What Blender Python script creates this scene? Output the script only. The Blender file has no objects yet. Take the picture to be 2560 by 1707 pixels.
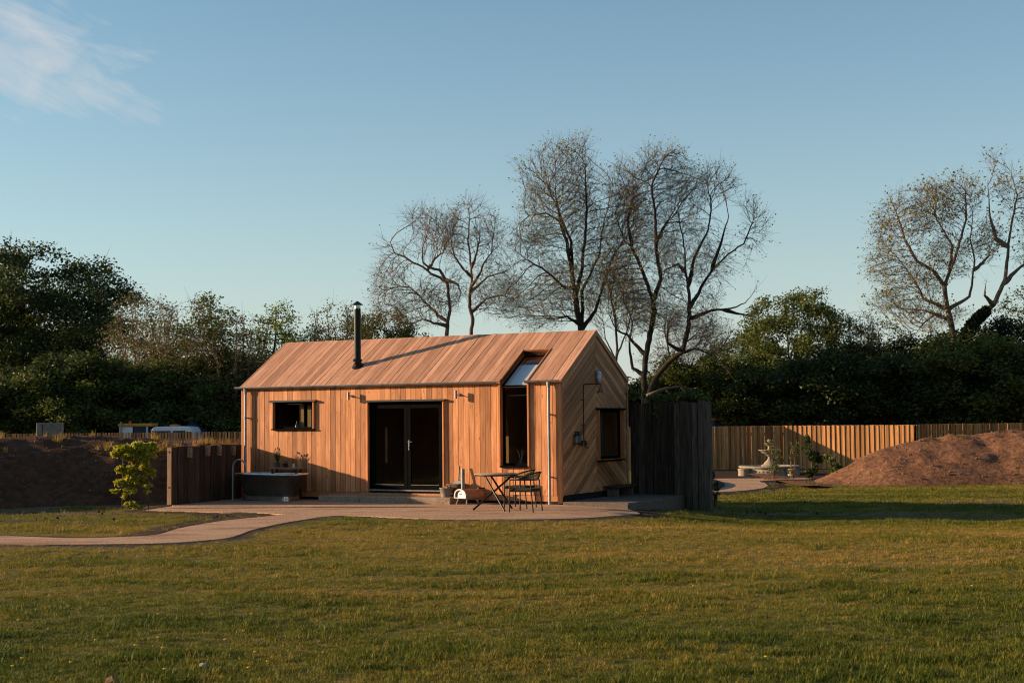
import bpy, bmesh, math, random
import numpy as np
from mathutils import Vector, Matrix, Euler

random.seed(11)
rng = np.random.default_rng(11)
scene = bpy.context.scene
col = scene.collection
PI = math.pi

# ------------------------------------------------------------------ camera, sky, sun, exposure
F_PX, PITCH, ROLL, EYE = 3555.6, 0.0552, 0.0096, 1.9014
cam_data = bpy.data.cameras.new('camera')
cam = bpy.data.objects.new('camera', cam_data)
col.objects.link(cam)
cam_data.lens = 50.0
cam_data.sensor_width = 36.0
cam_data.sensor_fit = 'HORIZONTAL'
cam_data.clip_start = 0.1
cam_data.clip_end = 3000.0
cam_data.dof.use_dof = True
cam_data.dof.focus_distance = 32.0
cam_data.dof.aperture_fstop = 4.0
cam.matrix_world = (Matrix.Translation((0, 0, EYE)) @ Matrix.Rotation(PI / 2 + PITCH, 4, 'X') @ Matrix.Rotation(-ROLL, 4, 'Z'))
scene.camera = cam

SUN_EL = math.radians(12.6)
SUN_AZ = math.radians(-84.5)          # clockwise from +Y, so the light comes from the left of the picture

world = bpy.data.worlds.new('World')
scene.world = world
world.use_nodes = True
SKY_STRENGTH = 0.088
SUN_STRENGTH = 5.0
scene.view_settings.view_transform = 'Standard'
scene.view_settings.look = 'None'
scene.view_settings.exposure = 0.88
scene.view_settings.gamma = 1.0
scene.view_settings.use_curve_mapping = False
scene.render.engine = 'CYCLES'
scene.cycles.use_denoising = True
scene.cycles.filter_width = 1.1
scene.cycles.max_bounces = 6
scene.cycles.transparent_max_bounces = 8
scene.cycles.sample_clamp_indirect = 4.0


def build_world():
    nt = world.node_tree
    N, L = nt.nodes, nt.links
    N.clear()
    out = N.new('ShaderNodeOutputWorld')
    bg = N.new('ShaderNodeBackground')
    bg.inputs['Strength'].default_value = SKY_STRENGTH
    L.new(bg.outputs[0], out.inputs[0])
    sky = N.new('ShaderNodeTexSky')
    sky.sky_type = 'NISHITA'
    sky.sun_disc = False
    sky.sun_elevation = SUN_EL
    sky.sun_rotation = SUN_AZ
    sky.air_density = 1.0
    sky.dust_density = 0.6
    sky.ozone_density = 1.6
    # cool haze tint of the whole sky
    tint = N.new('ShaderNodeMix'); tint.data_type = 'RGBA'; tint.blend_type = 'MULTIPLY'
    tint.inputs[0].default_value = 1.0
    tint.inputs[7].default_value = (0.78, 0.985, 1.0, 1)
    L.new(sky.outputs[0], tint.inputs[6])
    # thin cirrus, laid out by compass direction and elevation
    tc = N.new('ShaderNodeTexCoord')
    sep = N.new('ShaderNodeSeparateXYZ'); L.new(tc.outputs['Generated'], sep.inputs[0])

    def m(op, a, b=None, c=None):
        n = N.new('ShaderNodeMath'); n.operation = op
        for i, v in enumerate((a, b, c)):
            if v is None: continue
            if isinstance(v, (int, float)): n.inputs[i].default_value = v
            else: L.new(v, n.inputs[i])
        return n.outputs[0]
    az = m('ARCTAN2', sep.outputs[0], sep.outputs[1])
    el = m('ARCSINE', sep.outputs[2])
    # rotate so that streaks run down to the right
    ca, sa = math.cos(-0.42), math.sin(-0.42)
    u = m('ADD', m('MULTIPLY', az, ca), m('MULTIPLY', el, sa))
    v = m('SUBTRACT', m('MULTIPLY', el, ca), m('MULTIPLY', az, sa))
    comb = N.new('ShaderNodeCombineXYZ')
    L.new(m('MULTIPLY', az, 1.0), comb.inputs[0]); L.new(el, comb.inputs[1])
    comb2 = N.new('ShaderNodeCombineXYZ')
    L.new(m('MULTIPLY', u, 9.0), comb2.inputs[0]); L.new(m('MULTIPLY', v, 34.0), comb2.inputs[1])
    nz = N.new('ShaderNodeTexNoise'); nz.inputs['Scale'].default_value = 1.0
    nz.inputs['Detail'].default_value = 7.0; nz.inputs['Roughness'].default_value = 0.62
    nz.inputs['Distortion'].default_value = 0.9
    L.new(comb2.outputs[0], nz.inputs['Vector'])
    nb = N.new('ShaderNodeTexNoise'); nb.inputs['Scale'].default_value = 26.0
    nb.inputs['Detail'].default_value = 5.0; nb.inputs['Distortion'].default_value = 0.6
    L.new(comb.outputs[0], nb.inputs['Vector'])

    def blob(a0, e0, ra, re, rot):
        da = m('SUBTRACT', az, a0); de = m('SUBTRACT', el, e0)
        c, s = math.cos(rot), math.sin(rot)
        p = m('DIVIDE', m('ADD', m('MULTIPLY', da, c), m('MULTIPLY', de, s)), ra)
        q = m('DIVIDE', m('SUBTRACT', m('MULTIPLY', de, c), m('MULTIPLY', da, s)), re)
        r2 = m('ADD', m('MULTIPLY', p, p), m('MULTIPLY', q, q))
        return m('MAXIMUM', m('SUBTRACT', 1.0, r2), 0.0)
    mask = blob(-0.335, 0.247, 0.125, 0.050, -0.28)
    mask = m('MAXIMUM', mask, m('MULTIPLY', blob(-0.41, 0.285, 0.14, 0.05, -0.15), 0.8))
    mask = m('MAXIMUM', mask, m('MULTIPLY', blob(-0.27, 0.222, 0.06, 0.018, -0.36), 0.9))
    mask = m('MAXIMUM', mask, m('MULTIPLY', blob(-0.18, 0.318, 0.13, 0.028, 0.1), 0.7))
    tex = m('ADD', m('MULTIPLY', m('SUBTRACT', nz.outputs[0], 0.5), 2.6), m('MULTIPLY', m('SUBTRACT', nb.outputs[0], 0.5), 1.3))
    cov = m('ADD', tex, m('SUBTRACT', m('MULTIPLY', m('POWER', mask, 0.7), 1.35), 0.72))
    cov = m('MULTIPLY', m('MINIMUM', m('MAXIMUM', cov, 0.0), 1.0), 0.62)
    mix = N.new('ShaderNodeMix'); mix.data_type = 'RGBA'
    # pale haze low in the sky all round
    hz = N.new('ShaderNodeMix'); hz.data_type = 'RGBA'
    hzf = m('MULTIPLY', m('POWER', 2.718, m('DIVIDE', m('MAXIMUM', el, 0.0), -0.125)), 0.85)
    L.new(hzf, hz.inputs[0]); L.new(tint.outputs[2], hz.inputs[6]); hz.inputs[7].default_value = (4.25, 4.3, 4.4, 1)
    L.new(cov, mix.inputs[0]); L.new(hz.outputs[2], mix.inputs[6])
    mix.inputs[7].default_value = (4.5, 4.35, 4.3, 1)
    L.new(mix.outputs[2], bg.inputs['Color'])


build_world()

sun_data = bpy.data.lights.new('sun', 'SUN')
sun_data.energy = SUN_STRENGTH
sun_data.angle = math.radians(0.53)
sun_data.color = (1.0, 0.715, 0.45)
sun = bpy.data.objects.new('sun', sun_data)
col.objects.link(sun)
SUN_DIR = Vector((math.sin(SUN_AZ) * math.cos(SUN_EL), math.cos(SUN_AZ) * math.cos(SUN_EL), math.sin(SUN_EL)))
sun.rotation_euler = SUN_DIR.to_track_quat('Z', 'Y').to_euler()


# ------------------------------------------------------------------ survey helpers (turn sight lines into real places)
def ray(px, py):
    uu, ww = px - 1280.0, py - 853.5
    u = uu * math.cos(ROLL) - ww * math.sin(ROLL)
    w = uu * math.sin(ROLL) + ww * math.cos(ROLL)
    c, s = math.cos(PITCH), math.sin(PITCH)
    dx, dz = u / F_PX, -w / F_PX
    return (dx, c - dz * s, s + dz * c)


def at(px, py, Y):
    r = ray(px, py); t = Y / r[1]
    return Vector((r[0] * t, Y, EYE + r[2] * t))


def smooth(a, b, x):
    t = np.clip((np.asarray(x, float) - a) / (b - a), 0, 1)
    return t * t * (3 - 2 * t)


def gz(x, y):                                   # lie of the land: level by the cabin, falling gently to the right
    return -0.32 * smooth(0.8, 6.5, x) * smooth(22, 31, y)


def gp(px, py, dz=0.0):
    z = 0.0
    for _ in range(8):
        r = ray(px, py); t = (z + dz - EYE) / r[2]
        x, y = r[0] * t, r[1] * t
        z = float(gz(x, y))
    return (x, y)


# ------------------------------------------------------------------ mesh helpers
def np_mesh(name, V, Fs, mat=None, smooth_shade=False):
    """V (N,3); Fs list of (M,k) integer arrays"""
    me = bpy.data.meshes.new(name)
    V = np.asarray(V, np.float32)
    Fs = [np.asarray(f, np.int32) for f in Fs if len(f)]
    me.vertices.add(len(V)); me.vertices.foreach_set('co', V.ravel())
    nl = sum(f.size for f in Fs); npoly = sum(len(f) for f in Fs)
    me.loops.add(nl); me.loops.foreach_set('vertex_index', np.concatenate([f.ravel() for f in Fs]))
    tot = np.concatenate([np.full(len(f), f.shape[1], np.int32) for f in Fs])
    start = np.concatenate([[0], np.cumsum(tot)[:-1]]).astype(np.int32)
    me.polygons.add(npoly); me.polygons.foreach_set('loop_start', start)
    try: me.polygons.foreach_set('loop_total', tot)
    except Exception: pass
    if smooth_shade: me.polygons.foreach_set('use_smooth', np.ones(npoly, bool))
    me.update(calc_edges=True)
    if mat: me.materials.append(mat)
    return me


def link(name, me, parent=None, loc=None, M=None):
    o = bpy.data.objects.new(name, me)
    col.objects.link(o)
    if parent: o.parent = parent
    if M is not None: o.matrix_basis = M
    elif loc is not None: o.location = loc
    return o


def tag(o, label=None, cat=None, group=None, kind=None):
    if label: o['label'] = label
    if cat: o['category'] = cat
    if group: o['group'] = group
    if kind: o['kind'] = kind
    return o


def thing(name, label, cat, loc=(0, 0, 0), rz=0.0, group=None):
    o = bpy.data.objects.new(name, None)
    o.empty_display_size = 0.2
    col.objects.link(o)
    o.location = loc; o.rotation_euler = (0, 0, rz)
    return tag(o, label, cat, group)


def copy_tree(o, parent=None):
    c = o.copy(); col.objects.link(c); c.parent = parent
    for ch in o.children: copy_tree(ch, c)
    return c


class MB:
    def __init__(s): s.v = []; s.f = []

    def add(s, v, f):
        b = len(s.v); s.v += [tuple(p) for p in v]; s.f += [tuple(i + b for i in q) for q in f]; return s

    def box(s, x0, x1, y0, y1, z0, z1, M=None):
        v = [(x0, y0, z0), (x1, y0, z0), (x1, y1, z0), (x0, y1, z0), (x0, y0, z1), (x1, y0, z1), (x1, y1, z1), (x0, y1, z1)]
        if M is not None: v = [M @ Vector(p) for p in v]
        return s.add(v, [(0, 3, 2, 1), (4, 5, 6, 7), (0, 1, 5, 4), (1, 2, 6, 5), (2, 3, 7, 6), (3, 0, 4, 7)])

    def tube(s, pts, r, n=8, closed=False, cap=True, flat=1.0):
        P = [Vector(p) for p in pts]
        R = r if isinstance(r, (list, tuple)) else [r] * len(P)
        rings = []
        up = None
        m = len(P)
        for i, p in enumerate(P):
            if closed: t = P[(i + 1) % m] - P[i - 1]
            else: t = P[min(i + 1, m - 1)] - P[max(i - 1, 0)]
            t.normalize()
            if up is None:
                up = Vector((0, 0, 1)) if abs(t.z) < 0.9 else Vector((1, 0, 0))
            a = up - t * up.dot(t)
            if a.length < 1e-5: a = Vector((0, 1, 0)) - t * t.y
            a.normalize(); up = a
            b = t.cross(a)
            rings.append([p + (a * math.cos(2 * PI * k / n) * flat + b * math.sin(2 * PI * k / n)) * R[i] for k in range(n)])
        v = [q for g in rings for q in g]
        f = []
        for i in range(m if closed else m - 1):
            j = (i + 1) % m
            for k in range(n):
                l = (k + 1) % n
                f.append((i * n + k, i * n + l, j * n + l, j * n + k))
        if cap and not closed:
            f.append(tuple(range(n - 1, -1, -1))); f.append(tuple((m - 1) * n + k for k in range(n)))
        return s.add(v, f)

    def lathe(s, prof, n=24, c=(0, 0, 0), cap=True):
        v = []
        for r, z in prof:
            for k in range(n):
                a = 2 * PI * k / n
                v.append((c[0] + r * math.cos(a), c[1] + r * math.sin(a), c[2] + z))
        f = []
        for i in range(len(prof) - 1):
            for k in range(n):
                l = (k + 1) % n
                f.append((i * n + k, i * n + l, (i + 1) * n + l, (i + 1) * n + k))
        if cap:
            if prof[0][0] > 1e-4: f.append(tuple(range(n - 1, -1, -1)))
            if prof[-1][0] > 1e-4: f.append(tuple((len(prof) - 1) * n + k for k in range(n)))
        return s.add(v, f)

    def loft(s, rings, cap0=True, cap1=True):
        n = len(rings[0]); v = [p for r in rings for p in r]; f = []
        for i in range(len(rings) - 1):
            for k in range(n):
                l = (k + 1) % n
                f.append((i * n + k, i * n + l, (i + 1) * n + l, (i + 1) * n + k))
        if cap0: f.append(tuple(range(n - 1, -1, -1)))
        if cap1: f.append(tuple((len(rings) - 1) * n + k for k in range(n)))
        return s.add(v, f)

    def prism(s, poly, z0, z1):
        n = len(poly)
        v = [(x, y, z0) for x, y in poly] + [(x, y, z1) for x, y in poly]
        f = [tuple(range(n - 1, -1, -1)), tuple(range(n, 2 * n))] + [(i, (i + 1) % n, n + (i + 1) % n, n + i) for i in range(n)]
        return s.add(v, f)

    def mesh(s, name, mat, smooth_shade=False, bevel=0.0, seg=1):
        me = bpy.data.meshes.new(name)
        me.from_pydata([tuple(p) for p in s.v], [], s.f)
        if bevel:
            bm = bmesh.new(); bm.from_mesh(me)
            bmesh.ops.recalc_face_normals(bm, faces=bm.faces)
            ed = [e for e in bm.edges if len(e.link_faces) == 2 and e.calc_face_angle(0) > 0.6]
            bmesh.ops.bevel(bm, geom=ed, offset=bevel, segments=seg, affect='EDGES', clamp_overlap=True)
            bm.to_mesh(me); bm.free()
        else:
            bm = bmesh.new(); bm.from_mesh(me); bmesh.ops.recalc_face_normals(bm, faces=bm.faces); bm.to_mesh(me); bm.free()
        if smooth_shade:
            for p in me.polygons: p.use_smooth = True
            if smooth_shade == 'auto':
                try: me.set_sharp_from_angle(angle=math.radians(40))
                except Exception: pass
        if mat: me.materials.append(mat)
        me.update()
        return me

    def build(s, name, mat, parent=None, smooth_shade=False, bevel=0.0, loc=None, M=None, seg=1):
        return link(name, s.mesh(name, mat, smooth_shade, bevel, seg), parent, loc, M)


# ------------------------------------------------------------------ materials
def nodes(name):
    m = bpy.data.materials.new(name); m.use_nodes = True
    nt = m.node_tree; b = nt.nodes.get('Principled BSDF')
    return m, nt, nt.nodes, nt.links, b


def ramp(N, L, src, stops):
    r = N.new('ShaderNodeValToRGB')
    e = r.color_ramp.elements
    while len(e) < len(stops): e.new(0.5)
    for i, (p, c) in enumerate(stops):
        e[i].position = p; e[i].color = (c[0], c[1], c[2], 1)
    L.new(src, r.inputs[0])
    return r.outputs[0]


def noise(N, L, vec, scale, detail=4, rough=0.55, dist=0.0):
    n = N.new('ShaderNodeTexNoise')
    n.inputs['Scale'].default_value = scale; n.inputs['Detail'].default_value = detail
    n.inputs['Roughness'].default_value = rough; n.inputs['Distortion'].default_value = dist
    if vec is not None: L.new(vec, n.inputs['Vector'])
    return n.outputs[0]


def mixc(N, L, fac, a, b, mode='MIX'):
    n = N.new('ShaderNodeMix'); n.data_type = 'RGBA'; n.blend_type = mode
    for i, v in ((0, fac), (6, a), (7, b)):
        if isinstance(v, (int, float)): n.inputs[i].default_value = v
        elif isinstance(v, tuple): n.inputs[i].default_value = (v[0], v[1], v[2], 1)
        else: L.new(v, n.inputs[i])
    return n.outputs[2]


def mth(N, L, op, a, b=0.0):
    n = N.new('ShaderNodeMath'); n.operation = op
    for i, v in ((0, a), (1, b)):
        if isinstance(v, (int, float)): n.inputs[i].default_value = v
        else: L.new(v, n.inputs[i])
    return n.outputs[0]


def bump(N, L, b, h, strength, dist):
    n = N.new('ShaderNodeBump'); n.inputs['Strength'].default_value = strength; n.inputs['Distance'].default_value = dist
    L.new(h, n.inputs['Height']); L.new(n.outputs[0], b.inputs['Normal'])


def coords(N, L, kind='Object', scale=(1, 1, 1), per_object=True):
    tc = N.new('ShaderNodeTexCoord')
    mp = N.new('ShaderNodeMapping'); mp.inputs['Scale'].default_value = scale
    src = tc.outputs[kind]
    if per_object:
        oi = N.new('ShaderNodeObjectInfo')
        v = N.new('ShaderNodeVectorMath'); v.operation = 'SCALE'
        c = N.new('ShaderNodeCombineXYZ')
        L.new(oi.outputs['Random'], c.inputs[0]); L.new(oi.outputs['Random'], c.inputs[1]); L.new(oi.outputs['Random'], c.inputs[2])
        L.new(c.outputs[0], v.inputs[0]); v.inputs['Scale'].default_value = 73.0
        a = N.new('ShaderNodeVectorMath'); a.operation = 'ADD'
        L.new(src, a.inputs[0]); L.new(v.outputs[0], a.inputs[1]); src = a.outputs[0]
    L.new(src, mp.inputs['Vector'])
    return mp.outputs[0], src


def wood(name, dark, mid, light, rough=0.62, tone=0.35, knots=0.6, knot_col=None, fine=1.0, weather=0.0):
    m, nt, N, L, b = nodes(name)
    grain_v, raw = coords(N, L, 'Object', (14 * fine, 14 * fine, 0.9))
    g = noise(N, L, grain_v, 1.6, 6, 0.6, 0.9)
    fine_v = N.new('ShaderNodeMapping'); fine_v.inputs['Scale'].default_value = (90 * fine, 90 * fine, 2.2); L.new(raw, fine_v.inputs['Vector'])
    g2 = noise(N, L, fine_v.outputs[0], 1.0, 3, 0.6)
    s = mth(N, L, 'ADD', mth(N, L, 'MULTIPLY', g, 0.75), mth(N, L, 'MULTIPLY', g2, 0.25))
    c = ramp(N, L, s, [(0.30, dark), (0.48, mid), (0.68, light)])
    oi = N.new('ShaderNodeObjectInfo')
    t = ramp(N, L, oi.outputs['Random'], [(0.0, (1 - tone, 1 - tone * 1.1, 1 - tone * 1.2)), (0.5, (1, 1, 1)), (1.0, (1 + tone * 0.75, 1 + tone * 0.8, 1 + tone * 0.85))])
    c = mixc(N, L, 1.0, c, t, 'MULTIPLY')
    big_v = N.new('ShaderNodeMapping'); big_v.inputs['Scale'].default_value = (3, 3, 0.8); L.new(raw, big_v.inputs['Vector'])
    bigc = ramp(N, L, noise(N, L, big_v.outputs[0], 1.3, 3), [(0.35, (0.86, 0.84, 0.82)), (0.65, (1.08, 1.06, 1.04))])
    c = mixc(N, L, 1.0, c, bigc, 'MULTIPLY')
    if knots:
        kv = N.new('ShaderNodeMapping'); kv.inputs['Scale'].default_value = (9, 9, 3.2); L.new(raw, kv.inputs['Vector'])
        vo = N.new('ShaderNodeTexVoronoi'); vo.inputs['Scale'].default_value = 1.0; vo.inputs['Randomness'].default_value = 1.0
        L.new(kv.outputs[0], vo.inputs['Vector'])
        k = ramp(N, L, vo.outputs['Distance'], [(0.04, (1, 1, 1)), (0.20, (0, 0, 0))])
        c = mixc(N, L, mth(N, L, 'MULTIPLY', k, knots), c, knot_col or (dark[0] * 0.55, dark[1] * 0.5, dark[2] * 0.5))
    L.new(c, b.inputs['Base Color'])
    b.inputs['Roughness'].default_value = rough
    b.inputs['Specular IOR Level'].default_value = 0.25
    bump(N, L, b, s, 0.35, 0.004)
    return m


def surf(name, c1, c2, scale=8.0, rough=0.7, metal=0.0, bump_s=0.3, bump_d=0.01, detail=6, kind='Object', c3=None, spec=0.3, per_object=True, stretch=(1, 1, 1), rough_var=0.0):
    m, nt, N, L, b = nodes(name)
    v, raw = coords(N, L, kind, stretch, per_object)
    n1 = noise(N, L, v, scale, detail, 0.6, 0.3)
    stops = [(0.32, c1), (0.68, c2)] if c3 is None else [(0.28, c1), (0.5, c2), (0.72, c3)]
    c = ramp(N, L, n1, stops)
    n2 = ramp(N, L, noise(N, L, v, scale * 0.17, 3), [(0.3, (0.85, 0.85, 0.85)), (0.7, (1.12, 1.12, 1.12))])
    c = mixc(N, L, 1.0, c, n2, 'MULTIPLY')
    L.new(c, b.inputs['Base Color'])
    b.inputs['Roughness'].default_value = rough
    if rough_var:
        L.new(mth(N, L, 'ADD', mth(N, L, 'MULTIPLY', n1, rough_var), rough - rough_var * 0.5), b.inputs['Roughness'])
    b.inputs['Metallic'].default_value = metal
    b.inputs['Specular IOR Level'].default_value = spec
    if bump_s: bump(N, L, b, noise(N, L, v, scale * 2.2, 5), bump_s, bump_d)
    return m


def leaf_mat(name, cols, transl=0.35, rough=0.55):
    m, nt, N, L, b = nodes(name)
    geo = N.new('ShaderNodeNewGeometry')
    tc = N.new('ShaderNodeTexCoord')
    big = noise(N, L, tc.outputs['Object'], 0.55, 3)
    f = mth(N, L, 'ADD', mth(N, L, 'MULTIPLY', geo.outputs['Random Per Island'], 0.6), mth(N, L, 'MULTIPLY', big, 0.4))
    n = len(cols)
    c = ramp(N, L, f, [(0.15 + 0.7 * i / (n - 1), cols[i]) for i in range(n)])
    L.new(c, b.inputs['Base Color']); b.inputs['Roughness'].default_value = rough
    b.inputs['Specular IOR Level'].default_value = 0.2
    tr = N.new('ShaderNodeBsdfTranslucent')
    L.new(mixc(N, L, 1.0, c, (1.15, 1.2, 0.6), 'MULTIPLY'), tr.inputs['Color'])
    mx = N.new('ShaderNodeMixShader'); mx.inputs[0].default_value = transl
    out = [x for x in N if x.type == 'OUTPUT_MATERIAL'][0]
    L.new(b.outputs[0], mx.inputs[1]); L.new(tr.outputs[0], mx.inputs[2]); L.new(mx.outputs[0], out.inputs[0])
    return m


def glass_mat(name, tint, refl=1.0, rough=0.0):
    m, nt, N, L, b = nodes(name)
    N.remove(b)
    out = [x for x in N if x.type == 'OUTPUT_MATERIAL'][0]
    tr = N.new('ShaderNodeBsdfTransparent'); tr.inputs[0].default_value = (*tint, 1)
    gl = N.new('ShaderNodeBsdfGlossy'); gl.inputs['Roughness'].default_value = rough
    lw = N.new('ShaderNodeFresnel'); lw.inputs[0].default_value = 1.5
    mx = N.new('ShaderNodeMixShader')
    geo = N.new('ShaderNodeNewGeometry')
    outer = mth(N, L, 'SUBTRACT', 1.0, geo.outputs['Backfacing'])      # only the face the ray enters by mirrors; the far face lets it through
    L.new(mth(N, L, 'MULTIPLY', mth(N, L, 'MULTIPLY', lw.outputs[0], refl), outer), mx.inputs[0])
    L.new(tr.outputs[0], mx.inputs[1]); L.new(gl.outputs[0], mx.inputs[2]); L.new(mx.outputs[0], out.inputs[0])
    return m


MAT = {}
MAT['larch'] = wood('larch', (0.33, 0.120, 0.044), (0.52, 0.212, 0.084), (0.68, 0.33, 0.15), 0.6, 0.42, 0.8)
MAT['larch_trim'] = wood('larch_trim', (0.35, 0.125, 0.045), (0.51, 0.20, 0.078), (0.62, 0.28, 0.12), 0.6, 0.14, 0.3)
MAT['larch_roof'] = wood('larch_roof', (0.34, 0.158, 0.090), (0.48, 0.245, 0.148), (0.60, 0.335, 0.215), 0.66, 0.26, 0.45)
MAT['ply'] = wood('ply', (0.30, 0.17, 0.08), (0.42, 0.25, 0.12), (0.5, 0.31, 0.16), 0.6, 0.1, 0.0)
MAT['sleeper'] = wood('sleeper', (0.022, 0.014, 0.009), (0.055, 0.034, 0.021), (0.11, 0.072, 0.046), 0.85, 0.35, 0.3, fine=0.8)
MAT['sleeper_grey'] = wood('sleeper_grey', (0.016, 0.011, 0.0075), (0.050, 0.035, 0.024), (0.115, 0.083, 0.060), 0.88, 0.35, 0.3, fine=0.8)
MAT['sleeper_pale'] = wood('sleeper_pale', (0.026, 0.019, 0.014), (0.085, 0.064, 0.048), (0.17, 0.135, 0.105), 0.88, 0.4, 0.4, fine=0.8)
MAT['sleeper_cut'] = wood('sleeper_cut', (0.16, 0.10, 0.06), (0.28, 0.18, 0.11), (0.38, 0.26, 0.17), 0.8, 0.2, 0.2)
MAT['softwood'] = wood('softwood', (0.25, 0.105, 0.036), (0.42, 0.195, 0.070), (0.58, 0.30, 0.12), 0.75, 0.40, 0.5)
MAT['core'] = surf('core', (0.012, 0.009, 0.007), (0.02, 0.015, 0.012), 6, 0.9, bump_s=0)
MAT['frame'] = surf('frame', (0.003, 0.003, 0.003), (0.005, 0.005, 0.005), 20, 0.75, bump_s=0, spec=0.02)
MAT['flashing'] = surf('flashing', (0.035, 0.032, 0.030), (0.055, 0.050, 0.046), 12, 0.5, 0.4, bump_s=0.05)
MAT['zinc'] = surf('zinc', (0.20, 0.19, 0.185), (0.30, 0.29, 0.28), 9, 0.42, 0.85, bump_s=0.04)
MAT['pipe_grey'] = surf('pipe_grey', (0.27, 0.27, 0.27), (0.34, 0.34, 0.34), 10, 0.5, 0.3, bump_s=0.03)
MAT['steel'] = surf('steel', (0.55, 0.53, 0.51), (0.68, 0.66, 0.64), 14, 0.28, 0.9, bump_s=0.03, rough_var=0.2)
MAT['brushed'] = surf('brushed', (0.20, 0.195, 0.19), (0.27, 0.26, 0.255), 14, 0.45, 0.5, bump_s=0.03)
MAT['black_metal'] = surf('black_metal', (0.008, 0.008, 0.009), (0.014, 0.014, 0.015), 14, 0.38, 0.3, bump_s=0.03)
MAT['flue'] = surf('flue', (0.010, 0.010, 0.010), (0.016, 0.015, 0.015), 9, 0.33, 0.3, bump_s=0.05)
MAT['tub'] = surf('tub', (0.09, 0.082, 0.068), (0.17, 0.15, 0.12), 3.2, 0.42, 0.8, bump_s=0.1, bump_d=0.004)
MAT['tin'] = surf('tin', (0.45, 0.44, 0.43), (0.70, 0.69, 0.68), 5, 0.22, 1.0, bump_s=0.1, bump_d=0.004, rough_var=0.2)
MAT['tub_inside'] = surf('tub_inside', (0.55, 0.55, 0.56), (0.72, 0.72, 0.73), 4, 0.3, 0.8, bump_s=0.06, bump_d=0.003)
MAT['copper'] = surf('copper', (0.16, 0.06, 0.035), (0.34, 0.14, 0.085), 10, 0.4, 0.9, bump_s=0.05)
MAT['copper_pipe'] = surf('copper_pipe', (0.035, 0.018, 0.012), (0.075, 0.036, 0.024), 10, 0.5, 0.7, bump_s=0.05)
MAT['oven_side'] = surf('oven_side', (0.26, 0.13, 0.07), (0.34, 0.175, 0.095), 7, 0.42, 0.4, bump_s=0.05)  # reflection of the wood cladding put into the metal as brown tint
MAT['concrete'] = surf('concrete', (0.16, 0.108, 0.074), (0.30, 0.215, 0.152), 30, 0.9, bump_s=0.9, bump_d=0.015, c3=(0.42, 0.315, 0.23), kind='Object', per_object=False)
MAT['dark_concrete'] = surf('dark_concrete', (0.075, 0.056, 0.042), (0.15, 0.112, 0.085), 30, 0.9, bump_s=0.9, bump_d=0.015, c3=(0.22, 0.17, 0.13), per_object=False)
MAT['block'] = surf('block', (0.15, 0.13, 0.11), (0.26, 0.23, 0.20), 10, 0.9, bump_s=0.5, bump_d=0.01)
MAT['stone'] = surf('stone', (0.20, 0.155, 0.11), (0.38, 0.31, 0.225), 9, 0.85, bump_s=0.5, bump_d=0.012)
MAT['resin'] = surf('resin', (0.20, 0.13, 0.085), (0.41, 0.275, 0.19), 130, 0.92, bump_s=0.9, bump_d=0.012, c3=(0.56, 0.39, 0.275), per_object=False)
MAT['rope'] = surf('rope', (0.016, 0.015, 0.006), (0.038, 0.034, 0.013), 40, 0.8, bump_s=0.4, bump_d=0.003)
MAT['table_top'] = wood('table_top', (0.24, 0.15, 0.095), (0.36, 0.235, 0.155), (0.46, 0.32, 0.22), 0.55, 0.05, 0.0)
MAT['wicker'] = surf('wicker', (0.10, 0.055, 0.032), (0.22, 0.13, 0.08), 22, 0.7, bump_s=0.3, bump_d=0.004)
MAT['galv'] = surf('galv', (0.22, 0.20, 0.165), (0.33, 0.30, 0.25), 12, 0.55, 0.45, bump_s=0.1, bump_d=0.003)
MAT['log'] = wood('log', (0.30, 0.17, 0.09), (0.48, 0.30, 0.17), (0.60, 0.42, 0.27), 0.8, 0.3, 0.0)
MAT['twig'] = surf('twig', (0.11, 0.072, 0.055), (0.22, 0.15, 0.115), 9, 0.9, bump_s=0)
MAT['bark'] = surf('bark', (0.018, 0.012, 0.009), (0.052, 0.036, 0.026), 9, 0.9, bump_s=0.6, bump_d=0.02, stretch=(1, 1, 0.35))
MAT['bark_warm'] = surf('bark_warm', (0.085, 0.055, 0.038), (0.20, 0.135, 0.098), 7, 0.9, bump_s=0.5, bump_d=0.02, stretch=(1, 1, 0.35))
MAT['white'] = surf('white', (0.62, 0.63, 0.64), (0.72, 0.73, 0.74), 6, 0.4, bump_s=0)
MAT['amber'] = surf('amber', (0.55, 0.16, 0.04), (0.68, 0.22, 0.05), 10, 0.3, bump_s=0)
MAT['yellow'] = surf('yellow', (0.50, 0.22, 0.03), (0.62, 0.29, 0.045), 8, 0.5, bump_s=0.05)
MAT['tarp'] = surf('tarp', (0.012, 0.020, 0.030), (0.028, 0.044, 0.065), 5, 0.7, bump_s=0.3, bump_d=0.03)
MAT['blue'] = surf('blue', (0.035, 0.075, 0.15), (0.055, 0.11, 0.20), 6, 0.5, bump_s=0.05)
MAT['rubber'] = surf('rubber', (0.012, 0.012, 0.012), (0.022, 0.022, 0.022), 14, 0.9, bump_s=0.2)
MAT['tile'] = surf('tile', (0.10, 0.075, 0.06), (0.18, 0.135, 0.105), 12, 0.85, bump_s=0.3)
MAT['red'] = surf('red', (0.5, 0.05, 0.03), (0.6, 0.07, 0.04), 10, 0.4, bump_s=0)
MAT['pot'] = surf('pot', (0.06, 0.055, 0.05), (0.11, 0.10, 0.09), 12, 0.8, bump_s=0.2)
MAT['cream'] = surf('cream', (0.55, 0.48, 0.36), (0.66, 0.58, 0.45), 10, 0.6, bump_s=0)
MAT['lamp_glass'] = surf('lamp_glass', (0.50, 0.55, 0.60), (0.60, 0.66, 0.72), 10, 0.35, bump_s=0.1)
MAT['glass'] = glass_mat('glass', (0.80, 0.82, 0.80), 1.0)
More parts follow.
